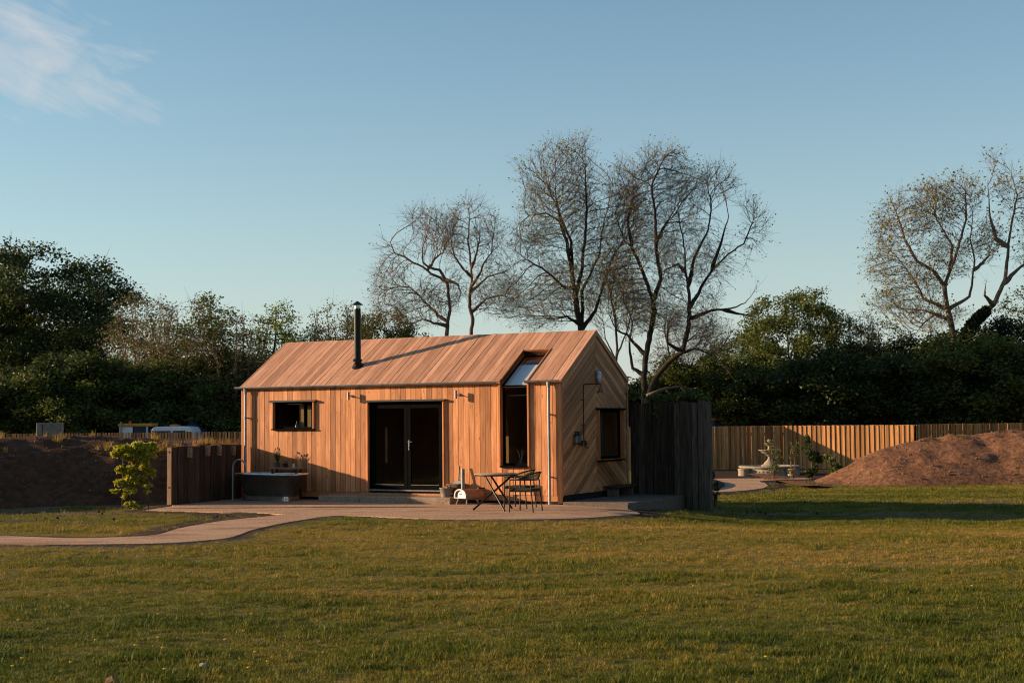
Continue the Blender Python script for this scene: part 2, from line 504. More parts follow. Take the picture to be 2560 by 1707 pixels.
MAT['bottle'] = surf('bottle', (0.10, 0.12, 0.13), (0.16, 0.18, 0.19), 8, 0.2, bump_s=0)
MAT['curtain'] = surf('curtain', (0.10, 0.10, 0.09), (0.16, 0.16, 0.14), 6, 0.9, bump_s=0)
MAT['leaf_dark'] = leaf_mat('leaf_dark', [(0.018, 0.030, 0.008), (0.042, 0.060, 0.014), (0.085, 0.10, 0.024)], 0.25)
MAT['leaf_mid'] = leaf_mat('leaf_mid', [(0.040, 0.056, 0.013), (0.085, 0.105, 0.022), (0.155, 0.165, 0.04)], 0.3)
MAT['leaf_bright'] = leaf_mat('leaf_bright', [(0.085, 0.12, 0.018), (0.165, 0.20, 0.034), (0.26, 0.28, 0.06)], 0.35)
MAT['leaf_brown'] = leaf_mat('leaf_brown', [(0.085, 0.07, 0.03), (0.14, 0.115, 0.045), (0.19, 0.165, 0.062)], 0.25)
MAT['leaf_bud'] = leaf_mat('leaf_bud', [(0.13, 0.13, 0.03), (0.24, 0.225, 0.06), (0.36, 0.31, 0.10)], 0.35)
MAT['leaf_espalier'] = leaf_mat('leaf_espalier', [(0.17, 0.18, 0.014), (0.36, 0.33, 0.03), (0.58, 0.50, 0.08)], 0.4)
MAT['leaf_gold'] = leaf_mat('leaf_gold', [(0.28, 0.15, 0.015), (0.40, 0.22, 0.03)], 0.4)
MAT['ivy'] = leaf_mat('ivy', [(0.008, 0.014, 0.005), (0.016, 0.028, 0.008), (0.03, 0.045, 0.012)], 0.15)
MAT['petal'] = surf('petal', (0.75, 0.42, 0.02), (0.85, 0.52, 0.04), 10, 0.6, bump_s=0)
MAT['stem'] = surf('stem', (0.06, 0.09, 0.02), (0.10, 0.13, 0.03), 10, 0.6, bump_s=0)


def resin_mat():
    m, nt, N, L, b = nodes('resin_gravel')
    tc = N.new('ShaderNodeTexCoord')
    vo = N.new('ShaderNodeTexVoronoi'); vo.inputs['Scale'].default_value = 85.0; L.new(tc.outputs['Object'], vo.inputs['Vector'])
    c = ramp(N, L, vo.outputs['Color'], [(0.15, (0.24, 0.13, 0.075)), (0.5, (0.49, 0.295, 0.18)), (0.85, (0.68, 0.45, 0.295))])
    st = N.new('ShaderNodeMapping'); st.inputs['Scale'].default_value = (0.35, 1.6, 1); L.new(tc.outputs['Object'], st.inputs['Vector'])
    big = ramp(N, L, noise(N, L, st.outputs[0], 1.3, 5, 0.65, 0.5), [(0.34, (0.66, 0.60, 0.56)), (0.52, (1.0, 1.0, 1.0)), (0.70, (1.12, 1.10, 1.08))])
    c = mixc(N, L, 1.0, c, big, 'MULTIPLY')
    L.new(c, b.inputs['Base Color']); b.inputs['Roughness'].default_value = 0.93; b.inputs['Specular IOR Level'].default_value = 0.15
    bump(N, L, b, vo.outputs['Distance'], 0.8, 0.012)
    return m


MAT['resin'] = resin_mat()

# ------------------------------------------------------------------ noise and polygons
def vnoise(x, y, seed=0):
    x = np.asarray(x, float); y = np.asarray(y, float)
    xi, yi = np.floor(x).astype(np.int64), np.floor(y).astype(np.int64)
    fx, fy = x - xi, y - yi
    fx = fx * fx * (3 - 2 * fx); fy = fy * fy * (3 - 2 * fy)

    def h(a, b):
        n = (a * 374761393 + b * 668265263 + seed * 1442695041) & 0x7fffffff
        n = ((n ^ (n >> 13)) * 1274126177) & 0x7fffffff
        return ((n ^ (n >> 16)) & 0xffff) / 65535.0
    return (h(xi, yi) * (1 - fx) + h(xi + 1, yi) * fx) * (1 - fy) + (h(xi, yi + 1) * (1 - fx) + h(xi + 1, yi + 1) * fx) * fy


def fbm(x, y, s, oct=4, seed=0):
    a, t, tot = 1.0, 0.0, 0.0
    for i in range(oct):
        t = t + a * vnoise(np.asarray(x) / s, np.asarray(y) / s, seed + i * 17); tot += a; a *= 0.5; s *= 0.5
    return t / tot


def spline(pts, n=6, closed=False):
    P = [np.array(p, float) for p in pts]; out = []; m = len(P)
    for i in range(m if closed else m - 1):
        if closed: p0, p1, p2, p3 = P[i - 1], P[i], P[(i + 1) % m], P[(i + 2) % m]
        else: p0, p1, p2, p3 = P[max(i - 1, 0)], P[i], P[i + 1], P[min(i + 2, m - 1)]
        for k in range(n):
            t = k / n
            out.append(0.5 * (2 * p1 + (p2 - p0) * t + (2 * p0 - 5 * p1 + 4 * p2 - p3) * t * t + (3 * p1 - p0 - 3 * p2 + p3) * t ** 3))
    if not closed: out.append(P[-1])
    return [tuple(p) for p in out]


def inside(poly, x, y):
    x = np.asarray(x, float); y = np.asarray(y, float)
    r = np.zeros(x.shape, bool); n = len(poly)
    for i in range(n):
        x1, y1 = poly[i]; x2, y2 = poly[(i + 1) % n]
        if y1 == y2: continue
        c = ((y1 > y) != (y2 > y)) & (x < (x2 - x1) * (y - y1) / (y2 - y1) + x1)
        r ^= c
    return r


def dist_poly(poly, x, y, closed=True):
    x = np.asarray(x, float); y = np.asarray(y, float)
    d = np.full(x.shape, 1e9); n = len(poly)
    for i in range(n if closed else n - 1):
        x1, y1 = poly[i]; x2, y2 = poly[(i + 1) % n]
        dx, dy = x2 - x1, y2 - y1
        t = np.clip(((x - x1) * dx + (y - y1) * dy) / (dx * dx + dy * dy + 1e-12), 0, 1)
        d = np.minimum(d, np.hypot(x - x1 - t * dx, y - y1 - t * dy))
    return d


# ------------------------------------------------------------------ cabin frame (needed by the paths)
TH = 0.4818
C0 = Vector((-6.8617, 36.0276, 0.0))
CUX, CUY = Vector((math.cos(TH), -math.sin(TH), 0)), Vector((math.sin(TH), math.cos(TH), 0))
LEN, WID, EAVE, RIDGE = 8.97, 3.8, 2.82, 4.01


def cab(x, y, z=0.0):
    return C0 + CUX * x + CUY * y + Vector((0, 0, z))


def cxy(x, y):
    p = cab(x, y); return (p.x, p.y)


# ------------------------------------------------------------------ paths
up = [(-260, 1337), (0, 1340), (112, 1344), (196, 1346), (280, 1344), (365, 1340), (407, 1334), (438, 1324), (491, 1313), (561, 1302), (640, 1294), (708, 1286.5)]
wedge = [(708, 1286.5), (640, 1281.5), (560, 1281), (477, 1278.5), (393, 1276), (365, 1275.5)]
low = [(1600, 1284), (1539, 1290), (1447, 1296), (1332, 1298.5), (1195, 1298.5), (1100, 1297), (1019, 1295), (950, 1291.6), (881, 1290), (824, 1291), (767, 1298.5), (698, 1310), (629, 1326), (603, 1335.6), (575, 1344), (533, 1350), (421, 1358), (280, 1361), (112, 1362), (0, 1361), (-260, 1360)]
A = [gp(*p) for p in up]; B = [gp(*p) for p in wedge]; Cc = [gp(*p) for p in low]
PATIO = spline(A, 5) + spline(B, 4)[1:] + [gp(434, 1265.5), cxy(-0.1, -2.6), cxy(-0.1, 0.3), cxy(9.3, 0.3), cxy(10.4, 0.2), gp(1588, 1279)] + spline(Cc, 5)
rp = [(1690, 1197.5), (1777, 1197), (1900, 1196), (2022, 1195.5), (2022, 1198), (1950, 1200), (1899, 1203), (1914, 1209), (1919, 1215), (1905, 1221), (1857, 1227), (1810, 1230), (1777, 1231), (1690, 1232)]
RPATH = spline([gp(*p) for p in rp], 5)
bed = [(1690, 1226), (1777, 1225), (1803, 1220), (1812, 1214), (1800, 1208), (1777, 1205), (1690, 1204)]
BED = spline([gp(*p) for p in bed], 5)
SLAB = [cxy(9.02, -0.02), cxy(10.58, -0.02), cxy(10.58, 3.9), cxy(9.02, 3.9)]
FSOIL = [gp(*p) for p in [(1690, 1178), (1800, 1176), (2000, 1174), (2085, 1175), (2092, 1192), (2060, 1197), (2022, 1199), (1899, 1204), (1690, 1203)]]


def build_sheet(name, poly, top, thick, mat, cut=0.6):
    bm = bmesh.new()
    vs = [bm.verts.new((x, y, 0)) for x, y in poly]
    bm.faces.new(vs)
    bmesh.ops.triangulate(bm, faces=bm.faces[:])
    x0, x1 = min(p[0] for p in poly), max(p[0] for p in poly)
    y0, y1 = min(p[1] for p in poly), max(p[1] for p in poly)
    for ax, a, b_ in (((1, 0, 0), max(x0, 0.4), x1), ((0, 1, 0), y0, y1)):
        t = a + cut
        while t < b_:
            bmesh.ops.bisect_plane(bm, geom=bm.verts[:] + bm.edges[:] + bm.faces[:], plane_co=(ax[0] * t, ax[1] * t, 0), plane_no=ax)
            t += cut
    r = bmesh.ops.extrude_face_region(bm, geom=bm.faces[:])
    topv = [v for v in r['geom'] if isinstance(v, bmesh.types.BMVert)]
    ts = set(topv)
    for v in bm.verts:
        z = float(gz(v.co.x, v.co.y))
        v.co.z = z + (top if v in ts else top - thick)
    bmesh.ops.recalc_face_normals(bm, faces=bm.faces)
    me = bpy.data.meshes.new(name); bm.to_mesh(me); bm.free(); me.materials.append(mat)
    return link(name, me)


tag(build_sheet('resin_path', PATIO, 0.012, 0.12, MAT['resin']), 'pale pinkish gravel patio and path curving away from the cabin front', 'path', kind='structure')
tag(build_sheet('garden_path', RPATH, 0.016, 0.1, MAT['resin']), 'pale curved gravel path leading to the fountain', 'path', kind='structure')

# ------------------------------------------------------------------ the ground
fx = np.concatenate([-np.array([700, 350, 180, 100, 60, 40, 30, 25, 21, 18.5]), np.arange(-17, 17.01, 0.17), np.array([18.5, 21, 25, 30, 40, 60, 100, 180, 350, 700])])
fy = np.concatenate([-np.array([200, 80, 30, 10, 2]), np.array([2, 5, 7, 8]), np.arange(8.6, 50, 0.17), np.array([51, 52, 53, 54, 56, 58, 60, 64, 70, 80, 100, 140, 220, 400, 900])])
GX, GY = np.meshgrid(fx, fy)
gx, gy = GX.ravel(), GY.ravel()
near = (np.abs(gx) < 18) & (gy > 8) & (gy < 62)
dP = np.full(gx.shape, 50.0); dR = np.full(gx.shape, 50.0); dS = dP.copy()
dP[near] = np.where(inside(PATIO, gx[near], gy[near]), -1, 1) * dist_poly(PATIO, gx[near], gy[near])
dR[near] = np.where(inside(RPATH, gx[near], gy[near]), -1, 1) * dist_poly(RPATH, gx[near], gy[near])
dS[near] = np.where(inside(FSOIL, gx[near], gy[near]), -1, 1) * dist_poly(FSOIL, gx[near], gy[near])
WEDGE = [gp(*p) for p in [(708, 1286), (640, 1294), (561, 1302), (491, 1313), (438, 1324), (407, 1334), (350, 1341), (250, 1342), (330, 1330), (400, 1312), (470, 1296), (520, 1288), (430, 1281), (300, 1283), (393, 1276), (560, 1281)]]


def soil_amount(x, y, dp, dr, ds):
    n = fbm(x, y, 0.9, 4, 5)
    dsl = np.full(np.shape(x), 50.0); q_ = (np.abs(x - 3) < 5) & (np.abs(y - 32) < 7)
    dsl[q_] = dist_poly(SLAB, x[q_], y[q_])
    w = 0.26 + 0.08 * smooth(-6, 1, x) + 0.50 * smooth(2.0, 4.5, x)
    w = w + 0.25 * smooth(-5, -9, x) * (y > 28)
    a = 1 - smooth(w * 0.6, w * 1.5, dp + (n - 0.5) * 0.5)
    a = np.maximum(a, 1 - smooth(0.5, 1.1, dr + (n - 0.5) * 0.8))
    a = np.maximum(a, 1 - smooth(0.0, 0.6, ds + (n - 0.5) * 0.8))
    a = np.maximum(a, np.where(inside(WEDGE, x, y), 0.9, 0) * smooth(0.3, 0.5, n + 0.1))
    a = np.maximum(a, 1 - smooth(0.35, 0.9, dsl + (n - 0.5) * 0.7))
    # worn bare ground along the right of the cabin and by the bank
    a = np.maximum(a, 0.85 * smooth(0.46, 0.58, fbm(x * 0.45, y, 1.6, 4, 9)) * smooth(2, 4, x) * smooth(30, 33, y) * (1 - smooth(37, 40, y)))
    a = np.maximum(a, 0.9 * smooth(0.36, 0.50, fbm(x * 0.5, y, 1.2, 4, 12)) * smooth(-5.5, -7, x) * smooth(27.0, 30, y))
    return a


soil = soil_amount(gx, gy, dP, dR, dS)
und = -0.085 * fbm(gx, gy, 1.7, 3, 2) * smooth(0.15, 1.2, np.minimum(dP, dR)) * (gy < 60)
gzv = gz(gx, gy) + und - 0.02 * (np.minimum(dP, dR) < 0.0) * 2.0
nxn, nyn = len(fx), len(fy)
idx = np.arange(nxn * nyn).reshape(nyn, nxn)
gq = np.stack([idx[:-1, :-1], idx[:-1, 1:], idx[1:, 1:], idx[1:, :-1]], -1).reshape(-1, 4)


def ground_mat():
    m, nt, N, L, b = nodes('turf_and_soil')
    tc = N.new('ShaderNodeTexCoord')
    at_ = N.new('ShaderNodeAttribute'); at_.attribute_name = 'soil'
    n1 = noise(N, L, tc.outputs['Object'], 14, 6, 0.65)
    n2 = noise(N, L, tc.outputs['Object'], 1.1, 4)
    turf = ramp(N, L, n1, [(0.3, (0.07, 0.062, 0.014)), (0.52, (0.145, 0.115, 0.026)), (0.75, (0.25, 0.175, 0.052))])
    sl = ramp(N, L, n1, [(0.3, (0.022, 0.013, 0.009)), (0.55, (0.060, 0.035, 0.024)), (0.8, (0.12, 0.072, 0.048))])
    far = N.new('ShaderNodeAttribute'); far.attribute_name = 'bare'
    br = ramp(N, L, n1, [(0.3, (0.10, 0.062, 0.036)), (0.7, (0.21, 0.135, 0.082))])
    sl = mixc(N, L, far.outputs['Fac'], sl, br)
    c = mixc(N, L, at_.outputs['Fac'], turf, sl)
    L.new(c, b.inputs['Base Color']); b.inputs['Roughness'].default_value = 0.95
    b.inputs['Specular IOR Level'].default_value = 0.1
    bump(N, L, b, mth(N, L, 'ADD', n1, mth(N, L, 'MULTIPLY', n2, 0.5)), 0.9, 0.03)
    return m


MAT['ground'] = ground_mat()
gme = np_mesh('ground', np.stack([gx, gy, gzv], -1), [gq], MAT['ground'], True)
gme.attributes.new('soil', 'FLOAT', 'POINT').data.foreach_set('value', soil.astype(np.float32))
bare = np.clip(smooth(2, 4, gx) * smooth(30, 33, gy) * smooth(0.9, 1.4, np.minimum(dR, dS)) * (dP > 0.9) + smooth(-6, -8, gx) * smooth(28.5, 31, gy) * (dP > 0.5), 0, 1) * 0.8
gme.attributes.new('bare', 'FLOAT', 'POINT').data.foreach_set('value', bare.astype(np.float32))
ground = tag(link('ground', gme), 'rough lawn running from the foreground up to the cabin', 'ground', kind='structure')


# ------------------------------------------------------------------ earth bank and mound
def earth_mat(name='red_earth', k=(1, 1, 1)):
    m, nt, N, L, b = nodes(name)
    tc = N.new('ShaderNodeTexCoord')
    n1 = noise(N, L, tc.outputs['Object'], 5.5, 8, 0.68, 0.4)
    n2 = noise(N, L, tc.outputs['Object'], 0.7, 4)
    c = ramp(N, L, n1, [(0.28, (0.085, 0.039, 0.022)), (0.5, (0.205, 0.098, 0.055)), (0.72, (0.33, 0.17, 0.098))])
    c = mixc(N, L, 1.0, c, ramp(N, L, n2, [(0.3, (0.78, 0.76, 0.74)), (0.7, (1.12, 1.1, 1.06))]), 'MULTIPLY')
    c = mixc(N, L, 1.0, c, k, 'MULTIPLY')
    g = ramp(N, L, noise(N, L, tc.outputs['Object'], 1.4, 5, 0.7), [(0.60, (0, 0, 0)), (0.72, (1, 1, 1))])
    c = mixc(N, L, mth(N, L, 'MULTIPLY', g, 0.55), c, (0.075, 0.075, 0.028))
    L.new(c, b.inputs['Base Color']); b.inputs['Roughness'].default_value = 0.95
    b.inputs['Specular IOR Level'].default_value = 0.1
    bump(N, L, b, n1, 1.0, 0.10)
    return m


MAT['earth'] = earth_mat()
MAT['shaded_earth'] = earth_mat('shaded_earth', (0.46, 0.45, 0.44))  # bank's shade put into the colour: same earth, darkened
MAT['clod'] = surf('clod', (0.10, 0.052, 0.034), (0.27, 0.15, 0.10), 6, 0.95, bump_s=0.5, bump_d=0.02)

CREST = spline([(-27, 20, 1.3), (-23, 27, 1.7), (-18, 33, 1.75), (-13.1, 36.4, 1.58), (-10.2, 37.8, 1.52), (-8.8, 38.4, 1.38), (-7.2, 39.0, 1.38), (-5.6, 40.3, 1.3), (-3, 42, 1.0), (-1, 43, 0.0)], 14)
TOE = spline([(-22, 19, 0), (-18.5, 25.5, 0), (-15.0, 30.6, 0), (-11.9, 33.0, 0), (-9.6, 33.9, 0), (-8.0, 34.5, 0), (-6.8, 36.6, 0), (-5.0, 39.2, 0), (-2.5, 41.2, 0), (-0.5, 42.4, 0)], 14)


def bank_pts():
    rows = []
    M_ = 34
    for (cx, cy, cz), (tx, ty, tz) in zip(CREST, TOE):
        row = []
        dx, dy = cx - tx, cy - ty
        for k in range(M_ + 1):
            t = k / M_ * 2.15
            if t <= 1: prof = math.sin(min(t, 1) * PI / 2) ** 1.15
            elif t < 1.15: prof = 1.0
            else: prof = max(0.0, 1 - (t - 1.15) / 0.9)
            x, y = tx + dx * t, ty + dy * t
            row.append((x, y, -0.12 + (cz + 0.12) * prof))
        rows.append(row)
    return np.array(rows)


def add_rough(P, amp, seed):
    x, y = P[..., 0], P[..., 1]
    hmask = np.clip((P[..., 2] + 0.1) / 0.5, 0, 1)
    P[..., 2] += (amp * (fbm(x, y, 1.6, 5, seed) - 0.5) + amp * 0.6 * (fbm(x, y, 0.45, 3, seed + 3) - 0.5)) * hmask
    return P


def grid_mesh(name, P, mat):
    a, b = P.shape[:2]
    I = np.arange(a * b).reshape(a, b)
    q = np.stack([I[:-1, :-1], I[1:, :-1], I[1:, 1:], I[:-1, 1:]], -1).reshape(-1, 4)
    return np_mesh(name, P.reshape(-1, 3), [q], mat, True)


BANKP = add_rough(bank_pts(), 0.34, 21)
bank = tag(link('earth_bank', grid_mesh('earth_bank', BANKP, MAT['shaded_earth'])), 'long bank of bare brown earth, darkened for shade, beside the cabin', 'earth bank', kind='structure')

mx = np.arange(9.0, 30, 0.16); my = np.arange(45.0, 55.4, 0.16)
MXX, MYY = np.meshgrid(mx, my)
toph = np.interp(mx, [9.6, 10.6, 12.0, 12.9, 13.6, 14.6, 15.8, 17.0, 20, 26, 30], [-0.45, 0.0, 0.80, 1.12, 1.30, 1.52, 1.66, 1.70, 1.72, 1.5, 0.6])
cy_ = 49.9 + 0.25 * np.sin(mx * 0.9)
half_f = 3.7 * np.clip((toph + 0.4) / 2.0, 0.12, 1) ** 0.6; half_b = half_f * 1.05
tt = np.where(MYY < cy_, (cy_ - MYY) / half_f, (MYY - cy_) / half_b)
pr = np.clip(1 - tt ** 1.35, -0.25, 1)
MZ = -0.36 + toph * pr
MP = np.stack([MXX, MYY, MZ], -1)
MP = add_rough(MP, 0.30, 31)
MP[..., 2] += 0.17 * (fbm(MP[..., 0], MP[..., 1], 0.6, 3, 77) - 0.5) * np.clip((MP[..., 2] + 0.2) / 0.4, 0, 1)
mound = tag(link('earth_mound', grid_mesh('earth_mound', MP, MAT['earth'])), 'large mound of bare reddish earth in front of the close-boarded fence', 'earth mound', kind='structure')
bedme = []
bm_ = MB()
nb_ = len(BED); cxb = sum(p[0] for p in BED) / nb_; cyb = sum(p[1] for p in BED) / nb_
rings = []
for s_, h_ in ((1.0, 0.0), (0.97, 0.06), (0.7, 0.11), (0.3, 0.13)):
    rings.append([(cxb + (x - cxb) * s_, cyb + (y - cyb) * s_, float(gz(x, y)) + 0.012 + h_ + 0.02 * random.random()) for x, y in BED])
bm_.loft(rings, False, True)
MAT['dark_soil'] = surf('dark_soil', (0.022, 0.013, 0.010), (0.075, 0.045, 0.033), 9, 0.95, bump_s=1.0, bump_d=0.04)
tag(bm_.build('planting_bed', MAT['dark_soil'], smooth_shade=True), 'small island bed of dark soil inside the curved garden path', 'planting bed', kind='structure')


# ------------------------------------------------------------------ scatter (uncountable ground cover)
def scatter(name, pts, rot, scl, idx_, tone, protos, label, cat):
    me = bpy.data.meshes.new(name)
    me.vertices.add(len(pts)); me.vertices.foreach_set('co', np.asarray(pts, np.float32).ravel())
    me.attributes.new('rot', 'FLOAT_VECTOR', 'POINT').data.foreach_set('vector', np.asarray(rot, np.float32).ravel())
    me.attributes.new('scl', 'FLOAT', 'POINT').data.foreach_set('value', np.asarray(scl, np.float32))
    me.attributes.new('pick', 'INT', 'POINT').data.foreach_set('value', np.asarray(idx_, np.int32))
    me.attributes.new('tone', 'FLOAT', 'POINT').data.foreach_set('value', np.asarray(tone, np.float32))
    me.update()
    o = link(name, me)
    cl = bpy.data.collections.new(name + '_pieces')
    for i, (pn, pm) in enumerate(protos):
        p = bpy.data.objects.new('%s_%02d' % (name, i), pm); cl.objects.link(p)
    ng = bpy.data.node_groups.new(name, 'GeometryNodeTree')
    ng.interface.new_socket('Geometry', in_out='INPUT', socket_type='NodeSocketGeometry')
    ng.interface.new_socket('Geometry', in_out='OUTPUT', socket_type='NodeSocketGeometry')
    N, L = ng.nodes, ng.links
    gi, go = N.new('NodeGroupInput'), N.new('NodeGroupOutput')
    iop = N.new('GeometryNodeInstanceOnPoints')
    ci = N.new('GeometryNodeCollectionInfo'); ci.inputs['Collection'].default_value = cl
    ci.inputs['Separate Children'].default_value = True; ci.inputs['Reset Children'].default_value = True

    def na(n_, t):
        a = N.new('GeometryNodeInputNamedAttribute'); a.data_type = t; a.inputs['Name'].default_value = n_
        return a.outputs['Attribute']
    L.new(gi.outputs[0], iop.inputs['Points']); L.new(ci.outputs[0], iop.inputs['Instance'])
    iop.inputs['Pick Instance'].default_value = True
    L.new(na('pick', 'INT'), iop.inputs['Instance Index'])
    L.new(na('rot', 'FLOAT_VECTOR'), iop.inputs['Rotation'])
    L.new(na('scl', 'FLOAT'), iop.inputs['Scale'])
    L.new(iop.outputs[0], go.inputs[0])
    md = o.modifiers.new('scatter', 'NODES'); md.node_group = ng
    return tag(o, label, cat, kind='stuff')

# ------------------------------------------------------------------ the cabin
def clip(poly, n, c):                      # keep n.p <= c
    out = []; m = len(poly)
    for i in range(m):
        p, q = poly[i], poly[(i + 1) % m]
        a, b = n[0] * p[0] + n[1] * p[1] - c, n[0] * q[0] + n[1] * q[1] - c
        if a <= 0: out.append(p)
        if (a < 0 < b) or (b < 0 < a):
            t = a / (a - b); out.append((p[0] + (q[0] - p[0]) * t, p[1] + (q[1] - p[1]) * t))
    return out


def area(p): return 0.5 * sum(p[i][0] * p[(i + 1) % len(p)][1] - p[(i + 1) % len(p)][0] * p[i][1] for i in range(len(p)))


def clad(parent, name, O, U, V, d, spacing, regions, th, mat, gap=0.0095, jit=0.003, off=0.0):
    O, U, V = Vector(O), Vector(U), Vector(V)
    l = math.hypot(*d); d = (d[0] / l, d[1] / l); n2 = (-d[1], d[0])
    d3 = U * d[0] + V * d[1]; n3 = U * n2[0] + V * n2[1]; y3 = d3.cross(n3)
    ts = [n2[0] * p[0] + n2[1] * p[1] for r in regions for p in r]
    k0, k1 = math.floor((min(ts) - off) / spacing), math.ceil((max(ts) - off) / spacing)
    for k in range(k0, k1):
        t0, t1 = off + k * spacing + gap / 2, off + (k + 1) * spacing - gap / 2
        pieces = []
        for r in regions:
            q = clip(clip(r, (-n2[0], -n2[1]), -t0), n2, t1)
            if len(q) > 2 and abs(area(q)) > 2e-4: pieces.append(q if area(q) > 0 else q[::-1])
        # pieces that touch are one board
        groups = []
        for q in pieces:
            b = (min(p[0] for p in q) - 1e-4, max(p[0] for p in q) + 1e-4, min(p[1] for p in q) - 1e-4, max(p[1] for p in q) + 1e-4)
            hit = [g for g in groups if any(not (b[1] < c[0] or c[1] < b[0] or b[3] < c[2] or c[3] < b[2]) for _, c in g)]
            new = [(q, b)]
            for g in hit: new += g; groups.remove(g)
            groups.append(new)
        for g in groups:
            mb = MB(); h = th + random.uniform(-jit, jit); tm = 0.5 * (t0 + t1)
            tilt = random.uniform(-0.0015, 0.0015)
            for q, _ in g:
                loc = [(n2[0] * p[0] + n2[1] * p[1] - tm, d[0] * p[0] + d[1] * p[1]) for p in q]
                m = len(loc)
                v = [(a, 0, b) for a, b in loc] + [(a, h + tilt * (1 if a > 0 else -1), b) for a, b in loc]
                f = [tuple(range(m)), tuple(range(2 * m - 1, m - 1, -1))] + [(i, m + i, m + (i + 1) % m, (i + 1) % m) for i in range(m)]
                mb.add(v, f)
            P = O + n3 * tm
            M = Matrix(((n3.x, y3.x, d3.x, P.x), (n3.y, y3.y, d3.y, P.y), (n3.z, y3.z, d3.z, P.z), (0, 0, 0, 1)))
            mb.build(name, mat, parent, M=M)


def slab_mesh(O, U, V, Nn, regions, th):
    mb = MB(); O, U, V, Nn = Vector(O), Vector(U), Vector(V), Vector(Nn)
    for r in regions:
        m = len(r)
        a = [O + U * p[0] + V * p[1] for p in r]; b = [q - Nn * th for q in a]
        mb.add(a + b, [tuple(range(m)), tuple(range(2 * m - 1, m - 1, -1))] + [(i, m + i, m + (i + 1) % m, (i + 1) % m) for i in range(m)])
    return mb


def rect(x0, x1, z0, z1): return [(x0, z0), (x1, z0), (x1, z1), (x0, z1)]


cabin = thing('timber_cabin', 'orange larch clad cabin with pitched plank roof and black double doors', 'cabin', C0, -TH)
ZB = 0.21
WIN = (0.985, 2.255, 1.735, 2.40); DOOR = (3.83, 5.91, 0.285, 2.365); TALL = (7.41, 8.17, 0.86, 2.80)
front = [rect(0.02, WIN[0], ZB, 2.80), rect(WIN[0], WIN[1], ZB, WIN[2]), rect(WIN[0], WIN[1], WIN[3], 2.80),
         rect(WIN[1], DOOR[0], ZB, 2.80), rect(DOOR[0], DOOR[1], DOOR[3], 2.80), rect(DOOR[1], TALL[0], ZB, 2.80),
         rect(TALL[0], TALL[1], ZB, TALL[2]), rect(TALL[1], LEN - 0.11, ZB, 2.80)]
clad(cabin, 'cladding_board', (0, 0.024, 0), (1, 0, 0), (0, 0, 1), (0, 1), 0.1435, front, 0.022, MAT['larch'])
core_front = [rect(0.02, WIN[0], 0.0, 2.79), rect(WIN[0], WIN[1], 0.0, WIN[2]), rect(WIN[0], WIN[1], WIN[3], 2.79),
              rect(WIN[1], DOOR[0], 0.0, 2.79), rect(DOOR[0], DOOR[1], 0, DOOR[2] - 0.03), rect(DOOR[0], DOOR[1], DOOR[3], 2.79), rect(DOOR[1], TALL[0], 0.0, 2.79),
              rect(TALL[0], TALL[1], 0.0, TALL[2] - 0.03), rect(TALL[1], LEN - 0.02, 0.0, 2.79)]
slab_mesh((0, 0.025, 0), (1, 0, 0), (0, 0, 1), (0, -1, 0), core_front, 0.12).build('wall_core', MAT['core'], cabin)
# gable facing right: chevron boards that rise to a centre seam
GW = (1.955, 3.43, 0.955, 2.12)
left_half = [[(0.0, ZB), (1.897, ZB), (1.897, 3.985), (0.0, 2.795)]]
right_half = [[(1.903, ZB), (WID, ZB), (WID, GW[2]), (1.903, GW[2])], rect(GW[1], WID, GW[2], GW[3]), rect(1.903, GW[0], GW[2], GW[3]),
              [(1.903, GW[3]), (WID, GW[3]), (WID, 2.86), (1.903, 3.985)]]
clad(cabin, 'gable_board', (LEN - 0.024, 0, 0), (0, 1, 0), (0, 0, 1), (1.9, RIDGE - EAVE), 0.1435, left_half, 0.022, MAT['larch'])
clad(cabin, 'gable_board', (LEN - 0.024, 0, 0), (0, 1, 0), (0, 0, 1), (-1.9, 1.125), 0.1435, right_half, 0.022, MAT['larch'])
core_g = [[(0.03, 0.0), (1.9, 0.0), (1.9, 3.97), (0.03, 2.78)], rect(1.9, WID - 0.03, 0, GW[2]), rect(GW[1], WID - 0.03, GW[2], GW[3]), rect(1.9, GW[0], GW[2], GW[3]),
          [(1.9, GW[3]), (WID - 0.03, GW[3]), (WID - 0.03, 2.85), (1.9, 3.97)]]
slab_mesh((LEN - 0.025, 0, 0), (0, 1, 0), (0, 0, 1), (1, 0, 0), core_g, 0.1).build('gable_core', MAT['core'], cabin)
mb = slab_mesh((0.0, 0, 0), (0, 1, 0), (0, 0, 1), (-1, 0, 0), [[(0.0, ZB), (WID, ZB), (WID, 2.85), (1.9, 3.98), (0.0, 2.795)]], 0.1)
mb.build('end_wall', MAT['larch_trim'], cabin)
MB().box(0.02, LEN - 0.02, WID - 0.1, WID - 0.005, 0.02, 2.83).build('back_wall', MAT['larch_trim'], cabin)
MB().box(0.12, LEN - 0.13, 0.16, WID - 0.12, 0.02, 0.26).build('floor', MAT['ply'], cabin)

